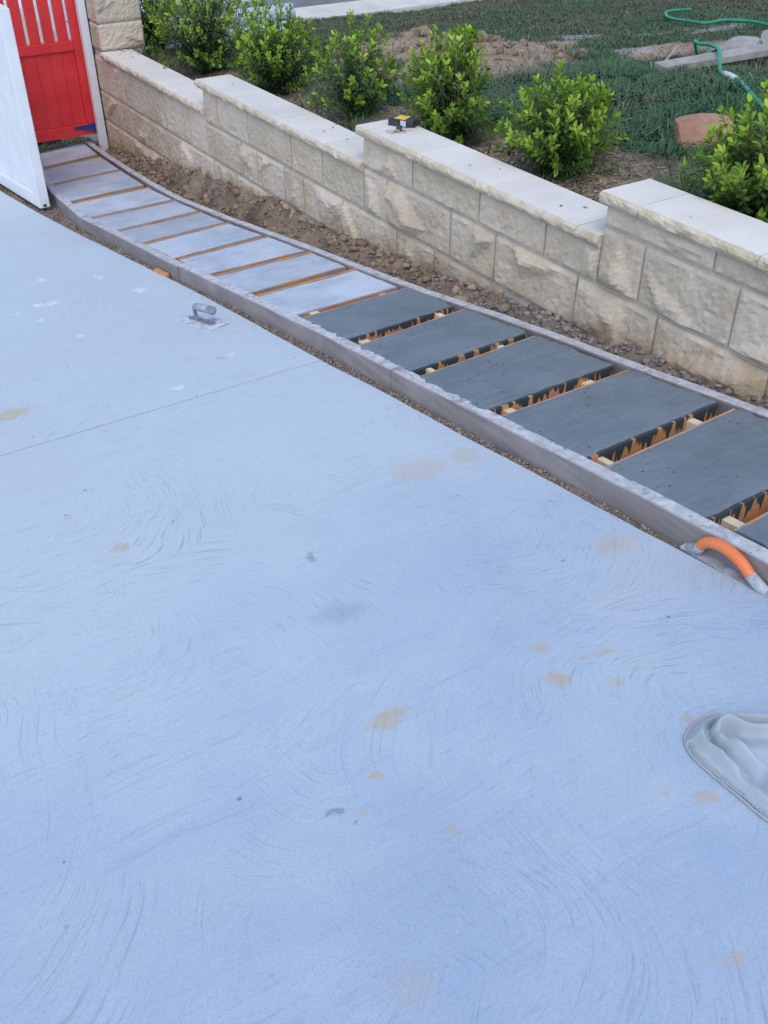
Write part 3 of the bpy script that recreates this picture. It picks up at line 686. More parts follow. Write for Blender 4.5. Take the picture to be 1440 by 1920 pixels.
# ------------------------------------------------------------------ gates and post
post = empty('gate_post', (2.296, 7.45, zd(7.45))); tag(post, 'slim white steel post standing against the stone wall', 'post')
MB().box(2.268, 2.322, 7.420, 7.474, -.95, .62).obj('post_tube', M['white'], post, bevel=.004)
MB().box(2.265, 2.325, 7.417, 7.477, .62, .632).obj('post_top', M['white'], post, bevel=.003)
MB().box(2.3235, 2.332, 7.43, 7.47, -.78, .6).obj('black_strip', M['black'], post)  # thin black strip between the post and the wall
red = empty('red_gate', (1.9, 7.52, -.79)); tag(red, 'red timber gate with slatted top and solid lower panel at the path end', 'gate')
def rb(name, x0, x1, z0, z1, y0=7.50, y1=7.545, bev=.004, mat='red'): return MB().box(x0, x1, y0, y1, z0, z1).obj(name, M[mat], red, bevel=bev)
rb('stile', 2.218, 2.302, -.784, .52); rb('stile', 1.40, 1.484, -.784, .52)
rb('bottom_rail', 1.4845, 2.2175, -.784, -.706); rb('middle_rail', 1.4845, 2.2175, -.208, -.143); rb('top_rail', 1.4845, 2.2175, .44, .52)
x = 1.485
while x < 2.215:
    rb('panel_board', x + .001, min(x + .0905, 2.2175), -.7055, -.2085, 7.514, 7.532, .004); x += .0916
xr = 2.194
while xr > 1.5:
    rb('slat', max(xr - .074, 1.4845), xr, -.1425, .4395, 7.508, 7.532, .003); xr -= .098
hs = MB().add([(2.112, 7.497, -.724), (2.305, 7.497, -.770), (2.305, 7.497, -.705), (2.112, 7.497, -.712), (2.112, 7.491, -.724), (2.305, 7.491, -.770), (2.305, 7.491, -.705), (2.112, 7.491, -.712)], [tuple(reversed(f)) for f in BF])
h_ = hs.obj('strap_hinge', M['strap'], red)
wg_ = empty('white_gate', (1.425, 6.7, zd(6.7))); tag(wg_, 'open white gate leaf with grooved panel, standing along the driveway', 'gate')
GX0, GX1, GY0, GY1, GT = 1.394, 1.456, 5.965, 7.40, .352
def raked(x0, x1, y0, y1, h0, h1, name, mat='white', bev=.005, flat=None):
    V = boxv(x0, x1, y0, y1, h0, h1); V = [(v[0], v[1], (v[2] + SL * v[1]) if (k < 4 or flat is None) else flat) for k, v in enumerate(V)]
    return obj(name, V, BF, M[mat], wg_, bevel=bev)
raked(GX0, GX1, GY0, GY0 + .075, .012, 0, 'stile', flat=GT); raked(GX0, GX1, GY1 - .075, GY1, .012, 0, 'stile', flat=GT)
raked(GX0, GX1, GY0 + .0755, GY1 - .0755, .012, .088, 'bottom_rail')
MB().box(GX0, GX1, GY0 + .0755, GY1 - .0755, GT - .08, GT).obj('top_rail', M['white'], wg_, bevel=.005)
y = GY0 + .0760
while y < GY1 - .08:
    y2 = min(y + .0835, GY1 - .0765); raked(GX0 + .026, GX1 - .02, y, y2 - .0012, .0885, 0, 'panel_board', bev=.006, flat=GT - .0805); y = y2
MB().box(1.416, 1.434, GY0 - .003, GY0 + .002, zd(GY0) + .02, zd(GY0) + .035).obj('bolt_hole', M['black'], wg_)
MB().box(GX0 + .005, GX1 + .04, 7.404, 7.48, -1.0, .5).obj('gate_post', M['white'], bevel=.005)
tag(bpy.data.objects['gate_post.001'], 'white post behind the open white gate leaf', 'post')

# ------------------------------------------------------------------ tools, rag, small things
# steel finishing trowel on the driveway
tr = empty('steel_trowel', W(1.347, 3.468, .0015), None); tag(tr, 'rectangular steel finishing trowel with caked handle lying on the driveway', 'trowel')
tr.rotation_euler = (TILT, 0, R(15.5))
bl = bmesh.new()
Vb = []; Fb = []; L2, W2 = .113, .049
o = link('blade', mesh('blade', boxv(-W2, W2, -L2, L2, 0.0, .0022), BF, M['steel']), tr); add_bevel(o, .0008)
def local(name, mb, mat, parent, smooth=True, bevel=0):
    o = link(name, mesh(name, mb.V, mb.F, mat, smooth), parent)
    if bevel: add_bevel(o, bevel)
    return o
bar = local('mounting_bar', MB().box(-.011, .011, -.075, .075, .0023, .010), M['shank'], tr, False, .003)
local('shank', MB().tube(catmull([(0, .035, .008), (0, .036, .028), (0, .034, .046), (0, .022, .056), (0, .0, .058)], 5), [.0075] * 21, 8), M['shank'], tr)
hp_ = catmull([(0, .034, .057), (0, 0.01, .060), (0, -.03, .062), (0, -.065, .062), (0, -.088, .062)], 4)
local('handle', MB().tube(hp_, [lerp(.011, .0165, min(1, i / 5)) if i < 14 else [.0170, .0180, .0175][i - 14] for i in range(len(hp_))], 12), M['grip'], tr)
for yy in (-.06, -.03, .03, .06): local('rivet', MB().tube([(0, yy, .0101), (0, yy, .0125)], .0035, 8), M['steel'], bar)
# orange handled float in the gap at the driveway edge
fl = empty('hand_float', W(1.597, 1.045, .000)); tag(fl, 'cement-caked hand float with bright orange arched handle at the driveway edge', 'float')
fl.rotation_euler = (TILT, R(-6), R(-1.5))
local('blade', MB().box(-.013, .014, -.150, .130, -.010, .002), M['floatgrey'], fl, False, .002)
arc = catmull([(0, -.098, .006), (0, -.078, .022), (0, -.045, .047), (0, 0, .060), (0, .045, .052), (0, .070, .032), (0, .076, .018)], 5)
hnd = local('handle', MB().tube(arc, [.0125 + .0015 * math.sin(math.pi * i / (len(arc) - 1)) for i in range(len(arc))], 14), M['orange'], fl)
local('handle_foot', MB().tube(catmull([(0, -.122, .0035), (0, -.105, .008), (0, -.086, .017), (0, -.074, .026)], 4), [.011, .0125, .0135, .014, .0145, .0145, .0145, .0145, .0145, .0142, .014, .0138, .0136], 12), M['floatgrey'], hnd)
local('handle_foot', MB().tube(catmull([(0, .112, .0035), (0, .095, .007), (0, .082, .013), (0, .074, .026)], 4), [.009, .011, .0125, .0135, .0145, .015, .015, .015, .015, .0145, .0142, .014, .0136], 12), M['floatgrey'], hnd)

# crumpled rag
def rag():
    a = Vector((.8417, -.5400, 0)); b = Vector((.54, .8417, 0)); org = Vector((1.118, .690, 0))
    e = empty('cleaning_rag', W(org.x, org.y, 0)); tag(e, 'crumpled pale grey-blue cotton rag lying on the driveway', 'rag')
    TOPL = catmull([(-.018, .020, 0), (.006, .055, 0), (.046, .078, 0), (.10, .073, 0), (.155, .070, 0), (.25, .075, 0), (.36, .06, 0)], 20)
    BOTL = catmull([(-.018, .004, 0), (-.012, -.025, 0), (.008, -.065, 0), (.040, -.120, 0), (.074, -.176, 0), (.15, -.250, 0), (.34, -.30, 0)], 20)
    def pl(L, p):
        f = p * (len(L) - 1); i = min(int(f), len(L) - 2); return L[i].lerp(L[i + 1], f - i)
    def outline(p, k):               # p: 0..1 along, k: -1..1 across
        q = pl(BOTL, p).lerp(pl(TOPL, p), (k + 1) / 2); return q.x, q.y
    edgepts = [(v.x, v.y) for v in TOPL[::3]] + [(v.x, v.y) for v in BOTL[::3]]
    ep = np.array(edgepts)
    def hgt(x, y, p, k):
        dd = float(np.sqrt(((ep - (x, y)) ** 2).sum(1).min())); dw = dd + .010 * nz(x * 11, y * 11, 3) + .004 * nz(x * 30, y * 30, 8)
        rise = min(1, dd / .024) ** .8
        f1 = math.exp(-((dw - .021) / .0075) ** 2) * .020; f2 = math.exp(-((dw - .050) / .009) ** 2) * .027; v1 = -math.exp(-((dw - .036) / .006) ** 2) * .010
        # long soft folds running in from the tip
        ph = (y * 62 - x * 16 + 3.4 * nz(x * 8, y * 8, 4)); f3 = .021 * (math.sin(ph) * .5 + .5) ** 1.6 * min(1, dd / .05)
        hole = -.030 * math.exp(-((x - .062) / .012) ** 2 - ((y - .002) / .016) ** 2)
        lump = .016 * max(0, fbm(x * 8, y * 9, 6) + .45) * min(1, dd / .03)
        return max(.003, rise * (.007 + f1 + f2 + v1 + f3 + lump + hole) + .003)
    nu, nv = 120, 84; V = []; F = []
    for j in range(nv + 1):
        for i in range(nu + 1):
            p, k = i / nu, -1 + 2 * j / nv; x, y = outline(p, k); h = hgt(x, y, p, k)
            q = a * x + b * y; V.append((q.x, q.y, h + SL * q.y))
    n = nu + 1
    for j in range(nv):
        for i in range(nu): F.append((j * n + i, j * n + i + 1, (j + 1) * n + i + 1, (j + 1) * n + i))
    o = link('cloth', mesh('cloth', V, F, M['cloth'], True), e); m = o.modifiers.new('thick', 'SOLIDIFY'); m.thickness = .0022; m.offset = -1
    # rolled hem along the near edge and the tip
    pts = []; pts2 = []
    for i in range(60):
        p = .98 * (1 - i / 60); x, y = outline(p, -1); q = a * (x - .003) + b * (y - .003); pts.append((q.x, q.y, .0040 + .0016 * nz(i * .35, 2) + SL * q.y))
        q = a * (x + .004) + b * (y + .003); pts2.append((q.x, q.y, .0070 + .002 * nz(i * .3, 7) + SL * q.y))
    for i in range(1, 22):
        x, y = outline(.5 * i / 22, 1); q = a * (x - .003) + b * (y - .001); pts.append((q.x, q.y, .0040 + SL * q.y))
    local('hem', MB().tube(pts, .0028, 8), M['hem'], o); local('hem', MB().tube(pts2, .0022, 8), M['hem'], o)
rag()

# small black box with a yellow label and a bunch of keys on the wall cap
bx = empty('small_black_box', (2.490, 3.730, TOPS[1] + .001), (0, 0, R(28))); bx.scale = (1.3, 1.3, 1.25); tag(bx, 'small black box with a yellow label lying on the wall cap', 'box')
case = local('case', MB().box(-.024, .024, -.047, .047, 0, .026), M['black'], bx, False, .003)
local('label', MB().box(-.0245, .018, -.018, .022, .0262, .0275), M['yellow'], case, False)
local('side_label', MB().box(-.0262, -.0247, -.022, -.002, .003, .023), M['label'], case, False)
ky = empty('bunch_of_keys', (2.425, 3.665, TOPS[1] + .001)); ky.scale = (1.2, 1.2, 1.2); tag(ky, 'bunch of keys with a dark fob beside the black box', 'keys')
for k, ang in enumerate((150, 175, 200, 330)):
    mb = MB(); ca, sa = math.cos(R(ang)), math.sin(R(ang))
    def kp(u, v, z): return (ca * u - sa * v, sa * u + ca * v, z)
    z0 = .002 + .002 * k
    mb.add([kp(.008, -.003, z0), (kp(.05, -.003, z0)), kp(.05, .003, z0), kp(.008, .003, z0), kp(.008, -.003, z0 + .002), kp(.05, -.003, z0 + .002), kp(.05, .003, z0 + .002), kp(.008, .003, z0 + .002)], BF)
    mb.tube([kp(.012, 0, z0), kp(.012, 0, z0 + .0025)], .010, 10); local('key', mb, M['brass'], ky, False)
local('fob', MB().tube([(.0, .0, .004), (.0, .0, .018)], .011, 12), M['black'], ky)
local('ring', MB().tube([(.014 * math.cos(t * .524), .014 * math.sin(t * .524) - .016, .004) for t in range(13)], .0014, 6), M['steel'], ky)

# ------------------------------------------------------------------ garden terrain
def masks(x, y):
    mul = 1 - min(1, max(0, (x - 2.98 - .16 * fbm(x * 2, y * 2, 1)) / .14))
    dirt = 0
    for (cx, cy, rx, ry) in ((4.35, 5.30, .42, .50), (4.75, 5.55, .40, .35), (4.15, 6.05, .40, .85), (5.35, 4.72, .6, .22), (4.0, 5.0, .3, .3)):
        dd = math.hypot((x - cx) / rx, (y - cy) / ry) + .35 * fbm(x * 4, y * 4, 2); dirt = max(dirt, 1 - min(1, max(0, (dd - .8) / .3)))
    ash = 0
    for (cx, cy, rx, ry) in ((5.35, 5.75, .22, .16), (5.05, 4.95, .26, .16), (5.9, 5.4, .3, .12), (6.2, 5.2, .3, .14)):
        dd = math.hypot((x - cx) / rx, (y - cy) / ry) + .5 * fbm(x * 7, y * 7, 5); ash = max(ash, 1 - min(1, max(0, (dd - .6) / .4)))
    return mul, dirt * (1 - mul * .6), ash
def garden_h(x, y):
    h = zg(x, y) + .022 * fbm(x * 1.6, y * 1.6) + .010 * fbm(x * 7, y * 7, 2)
    k = min(1, max(0, (x - 2.56) / .45)); h -= .09 * (1 - k * k * (3 - 2 * k))
    for (cx, cy, rx, ry, a) in ((4.35, 5.35, .40, .45, .07), (4.15, 6.1, .35, .7, .08)): h += a * math.exp(-((x - cx) / rx) ** 2 - ((y - cy) / ry) ** 2) * (1 + .5 * fbm(x * 6, y * 6))
    return h
def garden():
    xs = np.concatenate([np.arange(2.50, 6.0, .035), np.arange(6.0, 9.0, .08), np.arange(9, 40, 2.0)]); ys = np.concatenate([np.arange(-12, 0, 1.0), np.arange(0, 9.3, .04), np.arange(9.3, 9.75, .1)])
    V = []; F = []; A = [[], [], []]
    for y in ys:
        for x in xs:
            V.append((x, y, garden_h(x, y))); m = masks(x, y)
            for k in range(3): A[k].append(m[k])
    n = len(xs)
    for j in range(len(ys) - 1):
        for i in range(n - 1): F.append((j * n + i, j * n + i + 1, (j + 1) * n + i + 1, (j + 1) * n + i))
    o = fast('garden_ground', np.array(V), np.array(F), M['garden'], {'mulch': A[0], 'dirt': A[1], 'ash': A[2]}, smooth=True); struct(o)
garden()
def grass():
    n = 330000
    x = rng.uniform(2.62, 8.6, n); y = rng.uniform(1.0, 11.2, n)
    # density: keep nearer, drop bare spots
    k = 0; keep = []
    # only what the lens and a step to the side could see
    cx = x * math.cos(R(32.684)) - y * math.sin(R(32.684)); cy = x * math.sin(R(32.684)) + y * math.cos(R(32.684))
    vis = (np.abs(cx / cy) < .72); x, y = x[vis], y[vis]; n = len(x)
    den = np.zeros(n); hh = np.zeros(n); gz = np.zeros(n); cl = np.zeros(n)
    for i in range(n):
        m = masks(x[i], y[i]); c = fbm(x[i] * 1.3, y[i] * 1.3, 8); c2 = nz(x[i] * 5, y[i] * 5, 3)
        lush = math.exp(-((x[i] - 3.95) / .95) ** 2 - ((y[i] - 3.6) / 1.35) ** 2)
        dn = (.48 + .35 * c + .28 * c2 + .75 * lush) * (1 - m[0] * (.96 - .5 * max(0, c2) )) * (1 - .93 * m[1]) * (1 - .8 * m[2])
        den[i] = dn; hh[i] = (.024 + .018 * max(0, c2) + .085 * lush * (.6 + .6 * max(0, c2 + .3))); gz[i] = garden_h(x[i], y[i]); cl[i] = c
    for (tx, ty, nn, rr, tall) in ((2.60, 7.10, 120, .06, .16), (2.66, 7.35, 160, .08, .20), (2.62, 2.98, 40, .03, .13), (2.60, 3.62, 26, .03, .10), (2.60, 4.70, 34, .04, .13), (2.66, 4.45, 40, .04, .16), (2.64, 2.52, 30, .04, .10), (2.85, 2.35, 260, .10, .13), (2.66, 5.95, 40, .05, .10), (3.0, 4.95, 500, .14, .14), (3.15, 3.25, 300, .14, .12)):
        x = np.append(x, tx + rng.normal(0, rr, nn)); y = np.append(y, ty + rng.normal(0, rr, nn)); den = np.append(den, np.ones(nn)); hh = np.append(hh, np.full(nn, tall * .62)); cl = np.append(cl, np.zeros(nn))
        gz = np.append(gz, [garden_h(max(2.56, x[q]), y[q]) for q in range(len(x) - nn, len(x))])
    x = np.maximum(x, 2.56); nn = 900; x = np.append(x, rng.uniform(1.45, 2.28, nn)); y = np.append(y, 7.86 + rng.normal(0, .10, nn)); gz = np.append(gz, zd(y[-nn:]) + .01); den = np.append(den, np.ones(nn)); hh = np.append(hh, np.full(nn, .05)); cl = np.append(cl, np.zeros(nn)); n = len(x)
    dry = np.array([.30 + .9 * fbm(x[q] * .9, y[q] * 1.6, 14) + .35 * (y[q] - 5.0) / 3 for q in range(n)])
    kp = rng.random(n) < den; kp0 = kp; x, y, hh, gz, cl = x[kp], y[kp], hh[kp], gz[kp], cl[kp]; n = len(x)
    hh = hh * rng.uniform(.5, 1.6, n); a = rng.uniform(0, 6.28, n); wd = rng.uniform(.0014, .0032, n) * (1 + 4 * np.clip(hh - .05, 0, .1)) + .0007 * (y > 5); lean = rng.uniform(.4, 2.6, n) * hh
    dx, dy = np.cos(a), np.sin(a); px, py = -dy, dx
    V = np.zeros((n, 5, 3))
    for q, (t, f) in enumerate(((0, 0), (0, 0), (.6, .38), (.6, .38), (1.0, 1.0))):
        sgn = (-1, 1, -.8, .8, 0)[q]
        V[:, q, 0] = x + dx * lean * f + px * wd * sgn; V[:, q, 1] = y + dy * lean * f + py * wd * sgn; V[:, q, 2] = gz - .003 + hh * (t if q < 4 else .86 - .35 * (lean / (hh * 1.3)))
    T = np.array([[0, 1, 3], [0, 3, 2], [2, 3, 4]]); F = (T[None] + (np.arange(n) * 5)[:, None, None]).reshape(-1, 3)
    r = np.clip(rng.random(n) * .86 + .14 * (rng.random(n) < .16) + .10 * cl * (rng.random(n) < .5), 0, 1)
    stuff(fast('grass', V.reshape(-1, 3), F, M['grass'], {'rnd': np.repeat(r, 5), 'dry': np.repeat(np.clip(dry[kp0] + rng.normal(0, .2, n), 0, 1), 5)}), 'patchy rough grass growing behind the retaining wall', 'grass')
grass()
def chips():
    n = 9000; x = 2.55 + np.abs(rng.normal(0, .24, n)); y = rng.uniform(.6, 8.4, n); kp = x < 3.5; x, y = x[kp], y[kp]; n = len(x)
    L = rng.uniform(.004, .013, n); w_ = rng.uniform(.0015, .0045, n); a = rng.uniform(0, 6.28, n); tl = rng.normal(0, .35, n)
    V = np.zeros((n, 8, 3)); c, s = np.cos(a), np.sin(a)
    z = np.array([garden_h(x[i], y[i]) for i in range(n)]) + .003
    for q, (u, v, t) in enumerate(((-1, -1, 0), (1, -1, 0), (1, 1, 0), (-1, 1, 0), (-1, -1, 1), (1, -1, 1), (1, 1, 1), (-1, 1, 1))):
        V[:, q, 0] = x + c * u * L - s * v * w_; V[:, q, 1] = y + s * u * L + c * v * w_; V[:, q, 2] = z + u * L * np.sin(tl) + t * .0022
    F = (np.array(BF)[None] + (np.arange(n) * 8)[:, None, None]).reshape(-1, 4)
    stuff(fast('bark_mulch', V.reshape(-1, 3), F, M['chip'], {'rnd': np.repeat(rng.random(n), 8)}), 'brown bark mulch strewn along the back of the wall', 'mulch')
chips()

# street beyond the red gate
V = [(-9, 8.4, zd(8.4) + .004), (2.42, 8.4, zd(8.4) + .004), (2.42, 12, zd(12)), (-9, 12, zd(12)), (2.42, 9.7, zd(9.7)), (40, 9.7, zd(9.7)), (40, 12, zd(12)), (-9, 60, zd(12) - .1), (40, 60, zd(12) - .1)]
struct(obj('street', V, [(0, 1, 4, 2, 3), (4, 5, 6, 2), (3, 2, 6, 8, 7)], M['concrete']))
# ------------------------------------------------------------------ shrubs
def shrub(base, h, wd, nst, seed, label, nleaf=30, lsize=.042, sparse=1.0):
    rs = np.random.default_rng(seed); bxy = Vector((base[0], base[1], garden_h(base[0], base[1])))
    e = empty('shrub', bxy); tag(e, label, 'shrub', 'young shrubs planted along the wall')
    st = MB(); V = []; F = []; age = []; rnd = []
    lob = [rs.uniform(.72, 1.15) for _ in range(9)]
    for s in range(nst):
        az = 6.283 * (s + rs.uniform(-.4, .4)) / nst * 3.0; q = math.sqrt(rs.uniform(.02, 1.0))
        lb = lob[int((az % 6.283) / 6.284 * 9)]
        tip = Vector((math.cos(az) * wd * .5 * q * lb, math.sin(az) * wd * .5 * q * lb, h * (1.04 - .55 * q ** 2.2) * rs.uniform(.72, 1.08)))
        if s % 4 == 0: tip.z *= .42; tip.x *= 1.05; tip.y *= 1.05
        mid = Vector((tip.x * .45, tip.y * .45, tip.z * .5)) + Vector(rs.normal(0, .015, 3)); b0 = Vector((tip.x * .10, tip.y * .10, -.02))
        cv = catmull([b0, mid, tip], 6); st.tube(cv, [lerp(.0042, .0012, i / (len(cv) - 1)) for i in range(len(cv))], 5)
        for k in range(nleaf):
            t = 1 - (k / nleaf) ** 1.15 * .82; t = max(.12, min(1, t + rs.uniform(-.02, .02))); fi = t * (len(cv) - 1); i0 = min(int(fi), len(cv) - 2)
            p = cv[i0].lerp(cv[i0 + 1], fi - i0); axis = (cv[i0 + 1] - cv[i0]).normalized()
            ph = k * 2.4 + rs.uniform(-.5, .5); side = axis.cross(Vector((math.cos(ph), math.sin(ph), .2)))
            if side.length < .1: continue
            side.normalize(); up_f = lerp(.25, 1.15, max(0, (t - .55) / .45))
            dr = (side * 1.0 + axis * up_f + Vector((0, 0, .10))).normalized()
            nr = dr.cross(axis.cross(dr)).normalized() if axis.cross(dr).length > .05 else Vector((0, 0, 1))
            wv = dr.cross(nr).normalized(); ll = lsize * rs.uniform(.6, 1.25) * (1.05 if t > .5 else .9); lw = ll * rs.uniform(.19, .29)
            p = p + side * .003; cup = nr * (-ll * .10); n0 = len(V)
            bend = nr * (-ll * rs.uniform(-.05, .28))
            V += [p, p + dr * ll * .35 + wv * lw * .9 - cup * .7, p + dr * ll * .35 - wv * lw * .9 - cup * .7, p + dr * ll * .40 + cup * .2, p + dr * ll * .72 + wv * lw * .8 - cup * .6 + bend * .5, p + dr * ll * .72 - wv * lw * .8 - cup * .6 + bend * .5, p + dr * ll + bend]
            F += [(n0, n0 + 1, n0 + 3), (n0, n0 + 3, n0 + 2), (n0 + 1, n0 + 4, n0 + 3), (n0 + 3, n0 + 5, n0 + 2), (n0 + 3, n0 + 4, n0 + 6), (n0 + 3, n0 + 6, n0 + 5)]
            young = max(0, (t - .50) / .50) ** .9 * (.55 + .45 * min(1, tip.z / (h * .8))) * (1.0 if rs.random() < .8 else .35)
            ag = min(1, max(0, young * rs.uniform(.8, 1.25)))
            age += [ag] * 7; rnd += [rs.random()] * 7
    local('stems', st, M['twig'], e, True)
    o = fast('foliage', np.array([v[:] for v in V]), np.array(F), M['leaf'], {'age': age, 'rnd': rnd}); o.parent = e
shr = [((2.755, 2.03), .375, .44, 60, 'leafy green shrub closest to the camera, beside the reddish stone'), ((2.76, 3.00), .345, .45, 58, 'green shrub with lime tips behind the wall, second from the right'),
       ((2.78, 3.78), .47, .43, 62, 'tall narrow green shrub behind the black box on the wall'), ((2.80, 4.62), .42, .48, 46, 'loose open green shrub in front of the brown clod heap'),
       ((2.84, 5.62), .46, .62, 70, 'bushy lime-topped shrub, third one from the stone gate pier'), ((2.90, 6.75), .62, .72, 80, 'largest green shrub, second one from the stone gate pier'),
       ((2.98, 7.95), .55, .42, 50, 'dark green shrub growing beside the stone gate pier')]
for i, (b, h, wd, ns, lab) in enumerate(shr): shrub(b, h * 1.08, wd * 1.08, int(ns * (2.3 if i != 3 else 1.7)), 40 + i, lab, 40, .0275)

# ------------------------------------------------------------------ rocks, clods, timber, hose
def rock(name, size, seed, mat, sub=3, cuts=10):
    rs = random.Random(seed); bm = bmesh.new(); bmesh.ops.create_icosphere(bm, subdivisions=sub, radius=1)
    pl = [(Vector((rs.gauss(0, 1), rs.gauss(0, 1), rs.gauss(0, .7))).normalized(), rs.uniform(.5, .82)) for _ in range(cuts)]
    for v in bm.verts:
        p = v.co.copy()
        for nrm, dd in pl:
            q = p.dot(nrm)
            if q > dd: p -= nrm * (q - dd)
        p *= 1 + .05 * noise.noise(p * 3 + Vector((seed, 0, 0))) + .03 * noise.noise(p * 9 + Vector((seed, 0, 0)))
        v.co = Vector((p.x * size[0], p.y * size[1], p.z * size[2]))
    me = bpy.data.meshes.new(name); bm.to_mesh(me); bm.free(); me.materials.append(mat); return me
def put_rock(name, x, y, size, seed, mat, rz, label, dz=.4, rot=(0, 0)):
    o = link(name, rock(name, size, seed, M[mat]), None, (x, y, garden_h(x, y) + size[2] * dz), (R(rot[0]), R(rot[1]), R(rz))); tag(o, label, 'rock'); return o
put_rock('sandstone_rock', 3.36, 2.80, (.20, .10, .10), 5, 'rock_red', -20, 'reddish sandstone block lying in the grass behind the nearest shrub', .45)
put_rock('grey_rock', 5.10, 4.14, (.23, .10, .070), 23, 'rock_grey', -14, 'long pale grey rock resting behind the plank', .95)
put_rock('grey_rock', 5.42, 4.16, (.10, .08, .085), 14, 'rock_grey', 30, 'small grey rock at the right end of the long pale rock', .8)
put_rock('tan_rock', 5.36, 4.02, (.07, .06, .06), 17, 'rock_tan', 10, 'small orange tan rock sitting on the plank by the grey rocks', 1.1)
pk = empty('timber_plank', (4.75, 4.02, garden_h(4.75, 4.02) + .050), (R(4), R(-3), R(-11))); tag(pk, 'long weathered grey timber plank lying in the grass below the rocks', 'plank')
local('board_body', MB().box(-.34, .95, -.05, .05, -.004, .034), M['plank'], pk, False, .003)
pf = empty('timber_plank', (4.45, 4.06, garden_h(4.45, 4.06) + .012), (0, R(2), R(-12))); tag(pf, 'short pale broken timber piece at the left end of the plank', 'plank')
local('board_body', MB().box(-.17, .10, -.03, .03, 0, .014), M['pine'], pf, False, .003)
stk = MB().tube([(4.72, 4.36, garden_h(4.72, 4.36) + .01), (4.93, 4.43, garden_h(4.93, 4.43) + .085)], .008, 7).obj('stick', M['plank']); tag(stk, 'grey stick leaning on the soil beside the hose end', 'stick')
hz = [(6.73, 5.98), (6.66, 6.12), (6.48, 6.01), (6.28, 5.76), (6.16, 5.41), (6.18, 5.32), (6.29, 5.26), (6.36, 5.08), (6.29, 4.85), (6.09, 4.60), (5.86, 4.50), (5.71, 4.53), (5.53, 4.54), (5.31, 4.46), (5.05, 4.36), (4.94, 4.32), (4.88, 4.23), (4.86, 4.13), (4.75, 3.97), (4.47, 3.70), (4.29, 3.44), (3.99, 3.07), (3.73, 2.76), (3.5, 2.3), (3.4, 1.6)]
pts = [(x, y, garden_h(x, y) + .022 + (.095 if 15 <= i <= 18 else (.045 if i in (19, 20, 21, 22) else 0)) + (.012 if i < 9 else 0)) for i, (x, y) in enumerate(hz)]
hose = empty('garden_hose', pts[18]); tag(hose, 'green garden hose looping through the grass past the plank', 'hose')
MB().tube(catmull(pts, 7), .0105, 8).obj('tube', M['hose'], hose, smooth=True)
a, b = Vector(pts[19]), Vector(pts[20]); MB().tube([a.lerp(b, .15), a.lerp(b, .45), a.lerp(b, .9)], [.014, .017, .014], 10).obj('joiner', M['hosejoin'], hose, smooth=True)
# heap of brown clods
def heap(name, spots, seed, label):
    rs = random.Random(seed); c = spots[0]; e = empty(name, (c[0], c[1], garden_h(c[0], c[1]))); tag(e, label, 'soil heap')
    base = [rock('clod', (1, .82, .7), seed * 31 + k, M['clodobj'], 2, 11) for k in range(5)]
    for (cx, cy, rx, ry, n, s0, s1) in spots:
        for k in range(n):
            x, y = cx + rs.gauss(0, rx), cy + rs.gauss(0, ry); s = rs.uniform(s0, s1)
            o = link('clod', base[k % 5], e, (x - c[0], y - c[1], garden_h(x, y) - e.location.z + s * .35), (rs.uniform(-.5, .5), rs.uniform(-.5, .5), rs.uniform(0, 6.28))); o.scale = (s, s, s)
heap('clod_heap', [(3.55, 5.15, .16, .20, 46, .022, .058), (4.55, 6.75, .16, .14, 14, .04, .075), (4.0, 6.1, .28, .45, 40, .015, .045)], 3, 'heap of brown clay clods behind the loose shrub')
heap('clod_heap', [(4.28, 5.62, .16, .10, 20, .03, .066), (4.35, 5.25, .28, .22, 36, .012, .034)], 8, 'low mound of tan clay clods in the middle of the grass')
P = []; S = []
for i in range(3600):
    x, y = rng.uniform(3.3, 5.9), rng.uniform(4.3, 7.2)
    if masks(x, y)[1] > .4: s = rng.uniform(.002, .010); P.append((x, y, garden_h(x, y) + s * .2)); S.append(s)
stuff(scatter('clay_crumbs', P, S, M['clod']), 'loose crumbs of tan clay around the clod heaps', 'soil')

# ------------------------------------------------------------------ far edge of the garden: edging, low wall, pipes
kb = empty('concrete_edging', (5.6, 9.2, garden_h(5.6, 9.2))); tag(kb, 'pale concrete edging strip running across the far end of the garden', 'edging')
z0 = zg(0, 9.1)
for i, (a, b) in enumerate(((4.30, 6.15), (6.158, 8.0), (8.008, 9.9))):
    MB().box(a, b, 8.62, 9.16, z0 - .1, z0 + .075).obj('edging_slab', M['concrete'], kb, bevel=.008)
lw = empty('low_wall', (6.4, 9.6, zg(0, 9.6))); tag(lw, 'white rendered low wall with grey plinth beyond the concrete edging', 'wall'); lw['kind'] = 'thing'
MB().box(2.4, 40, 9.42, 9.8, -1.9, zg(0, 9.6) + .17).obj('plinth', M['grey'], lw, bevel=.006)
MB().box(2.4, 40, 9.45, 9.77, zg(0, 9.6) + .172, zg(0, 9.6) + 1.1).obj('render', M['pipe'], lw, bevel=.006)
k = 0
pl = ['bottom', 'lower middle', 'upper', 'far']
labs = ['white plastic pipe lying nearest the shrubs on the ground', 'white plastic pipe lying in the middle of the bottom layer', 'white plastic pipe lying farthest back on the ground', 'white plastic pipe on top of the stack, front one', 'white plastic pipe on top of the stack, rear one']
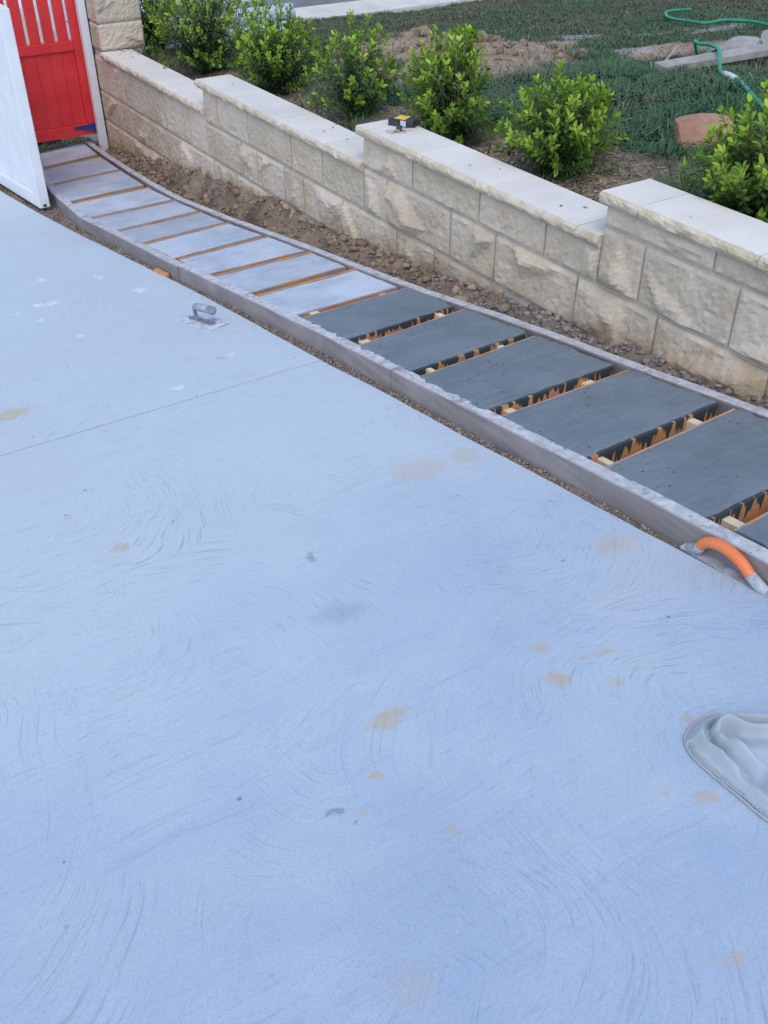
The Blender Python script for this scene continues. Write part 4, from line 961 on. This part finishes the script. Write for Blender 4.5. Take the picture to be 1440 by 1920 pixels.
for i, (yy, dz) in enumerate(((8.02, .055), (8.135, .055), (8.25, .055), (8.077, .152), (8.192, .152))):
    zb = zg(0, 8.4) + .03 + dz; e = empty('plastic_pipe', (3.5, yy, zb)); tag(e, labs[i], 'pipe', 'white plastic pipes stacked behind the shrubs')
    mb = MB(); n = 18; x0, x1 = 2.95 + .06 * i, 4.12 + .05 * i
    for r, nm in ((.054, 'o'), (.047, 'i')): mb.tube([(x0, yy, zb), (x1, yy, zb)], r, n, cap=False)
    for end in (0, 1):
        for j in range(n): mb.F.append((end * n + j, end * n + (j + 1) % n, 2 * n + end * n + (j + 1) % n, 2 * n + end * n + j))
    mb.obj('tube', M['pipe'], e, smooth=True)

# leaf litter on the caps
lv = MB()
for (x, y, zt) in ((2.40, 3.12, 0), (2.47, 3.02, 0), (2.46, 2.52, 0), (2.40, 2.58, 0), (2.50, 2.42, 0), (2.38, 1.98, -1), (2.45, 4.15, 1), (2.49, 4.35, 1), (2.42, 4.32, 1), (2.45, 5.4, 1)):
    z = TOPS[zt + 1] + .002; a = rng.uniform(0, 6.28); l = rng.uniform(.006, .012); c, s = math.cos(a) * l, math.sin(a) * l
    lv.add([(x - c, y - s, z), (x + s * .4, y - c * .4, z + .002), (x + c, y + s, z + .003), (x - s * .4, y + c * .4, z + .002)], [(0, 1, 2, 3)])
stuff(lv.obj('leaf_litter', M['twig']), 'scraps of dry leaf on the wall caps', 'litter')

# weed strands arching over the wall cap beside the pier
wd_ = empty('weed_tuft', (2.60, 7.14, garden_h(2.60, 7.14))); tag(wd_, 'dark green weed strands arching over the far wall cap beside the pier', 'weed')
rs = random.Random(5); mb = MB()
for k in range(34):
    bx0, by0 = 2.59 + rs.uniform(-.03, .09), 7.12 + rs.uniform(-.10, .10); a = rs.uniform(2.2, 4.6) if k % 3 else rs.uniform(0, 6.28); L = rs.uniform(.08, .24); H = rs.uniform(.07, .19); z0 = garden_h(bx0, by0)
    dx, dy = math.cos(a) * L, math.sin(a) * L
    dx = max(dx, 2.36 - bx0); top = Vector((bx0 + dx * .45, by0 + dy * .45, z0 + .06 + H)); tip = Vector((bx0 + dx, by0 + dy, z0 + .07 + H * rs.uniform(.25, .9)))
    if tip.x < 2.55: tip.z = max(tip.z, TOPS[3] + .006)
    cv = catmull([(bx0, by0, z0 - .005), top, tip], 6); mb.tube(cv, [.0022 * (1 - .75 * i / (len(cv) - 1)) for i in range(len(cv))], 4)
mb.obj('strands', M['weed'], wd_)
# crumpled scrap of blue plastic in the mulch
o = link('plastic_scrap', rock('plastic_scrap', (.045, .032, .022), 77, M['bluescrap'], 3, 14), None, (2.70, 6.62, garden_h(2.70, 6.62) + .012), (0, 0, .6)); tag(o, 'crumpled scrap of pale blue plastic in the mulch near the pier', 'scrap')
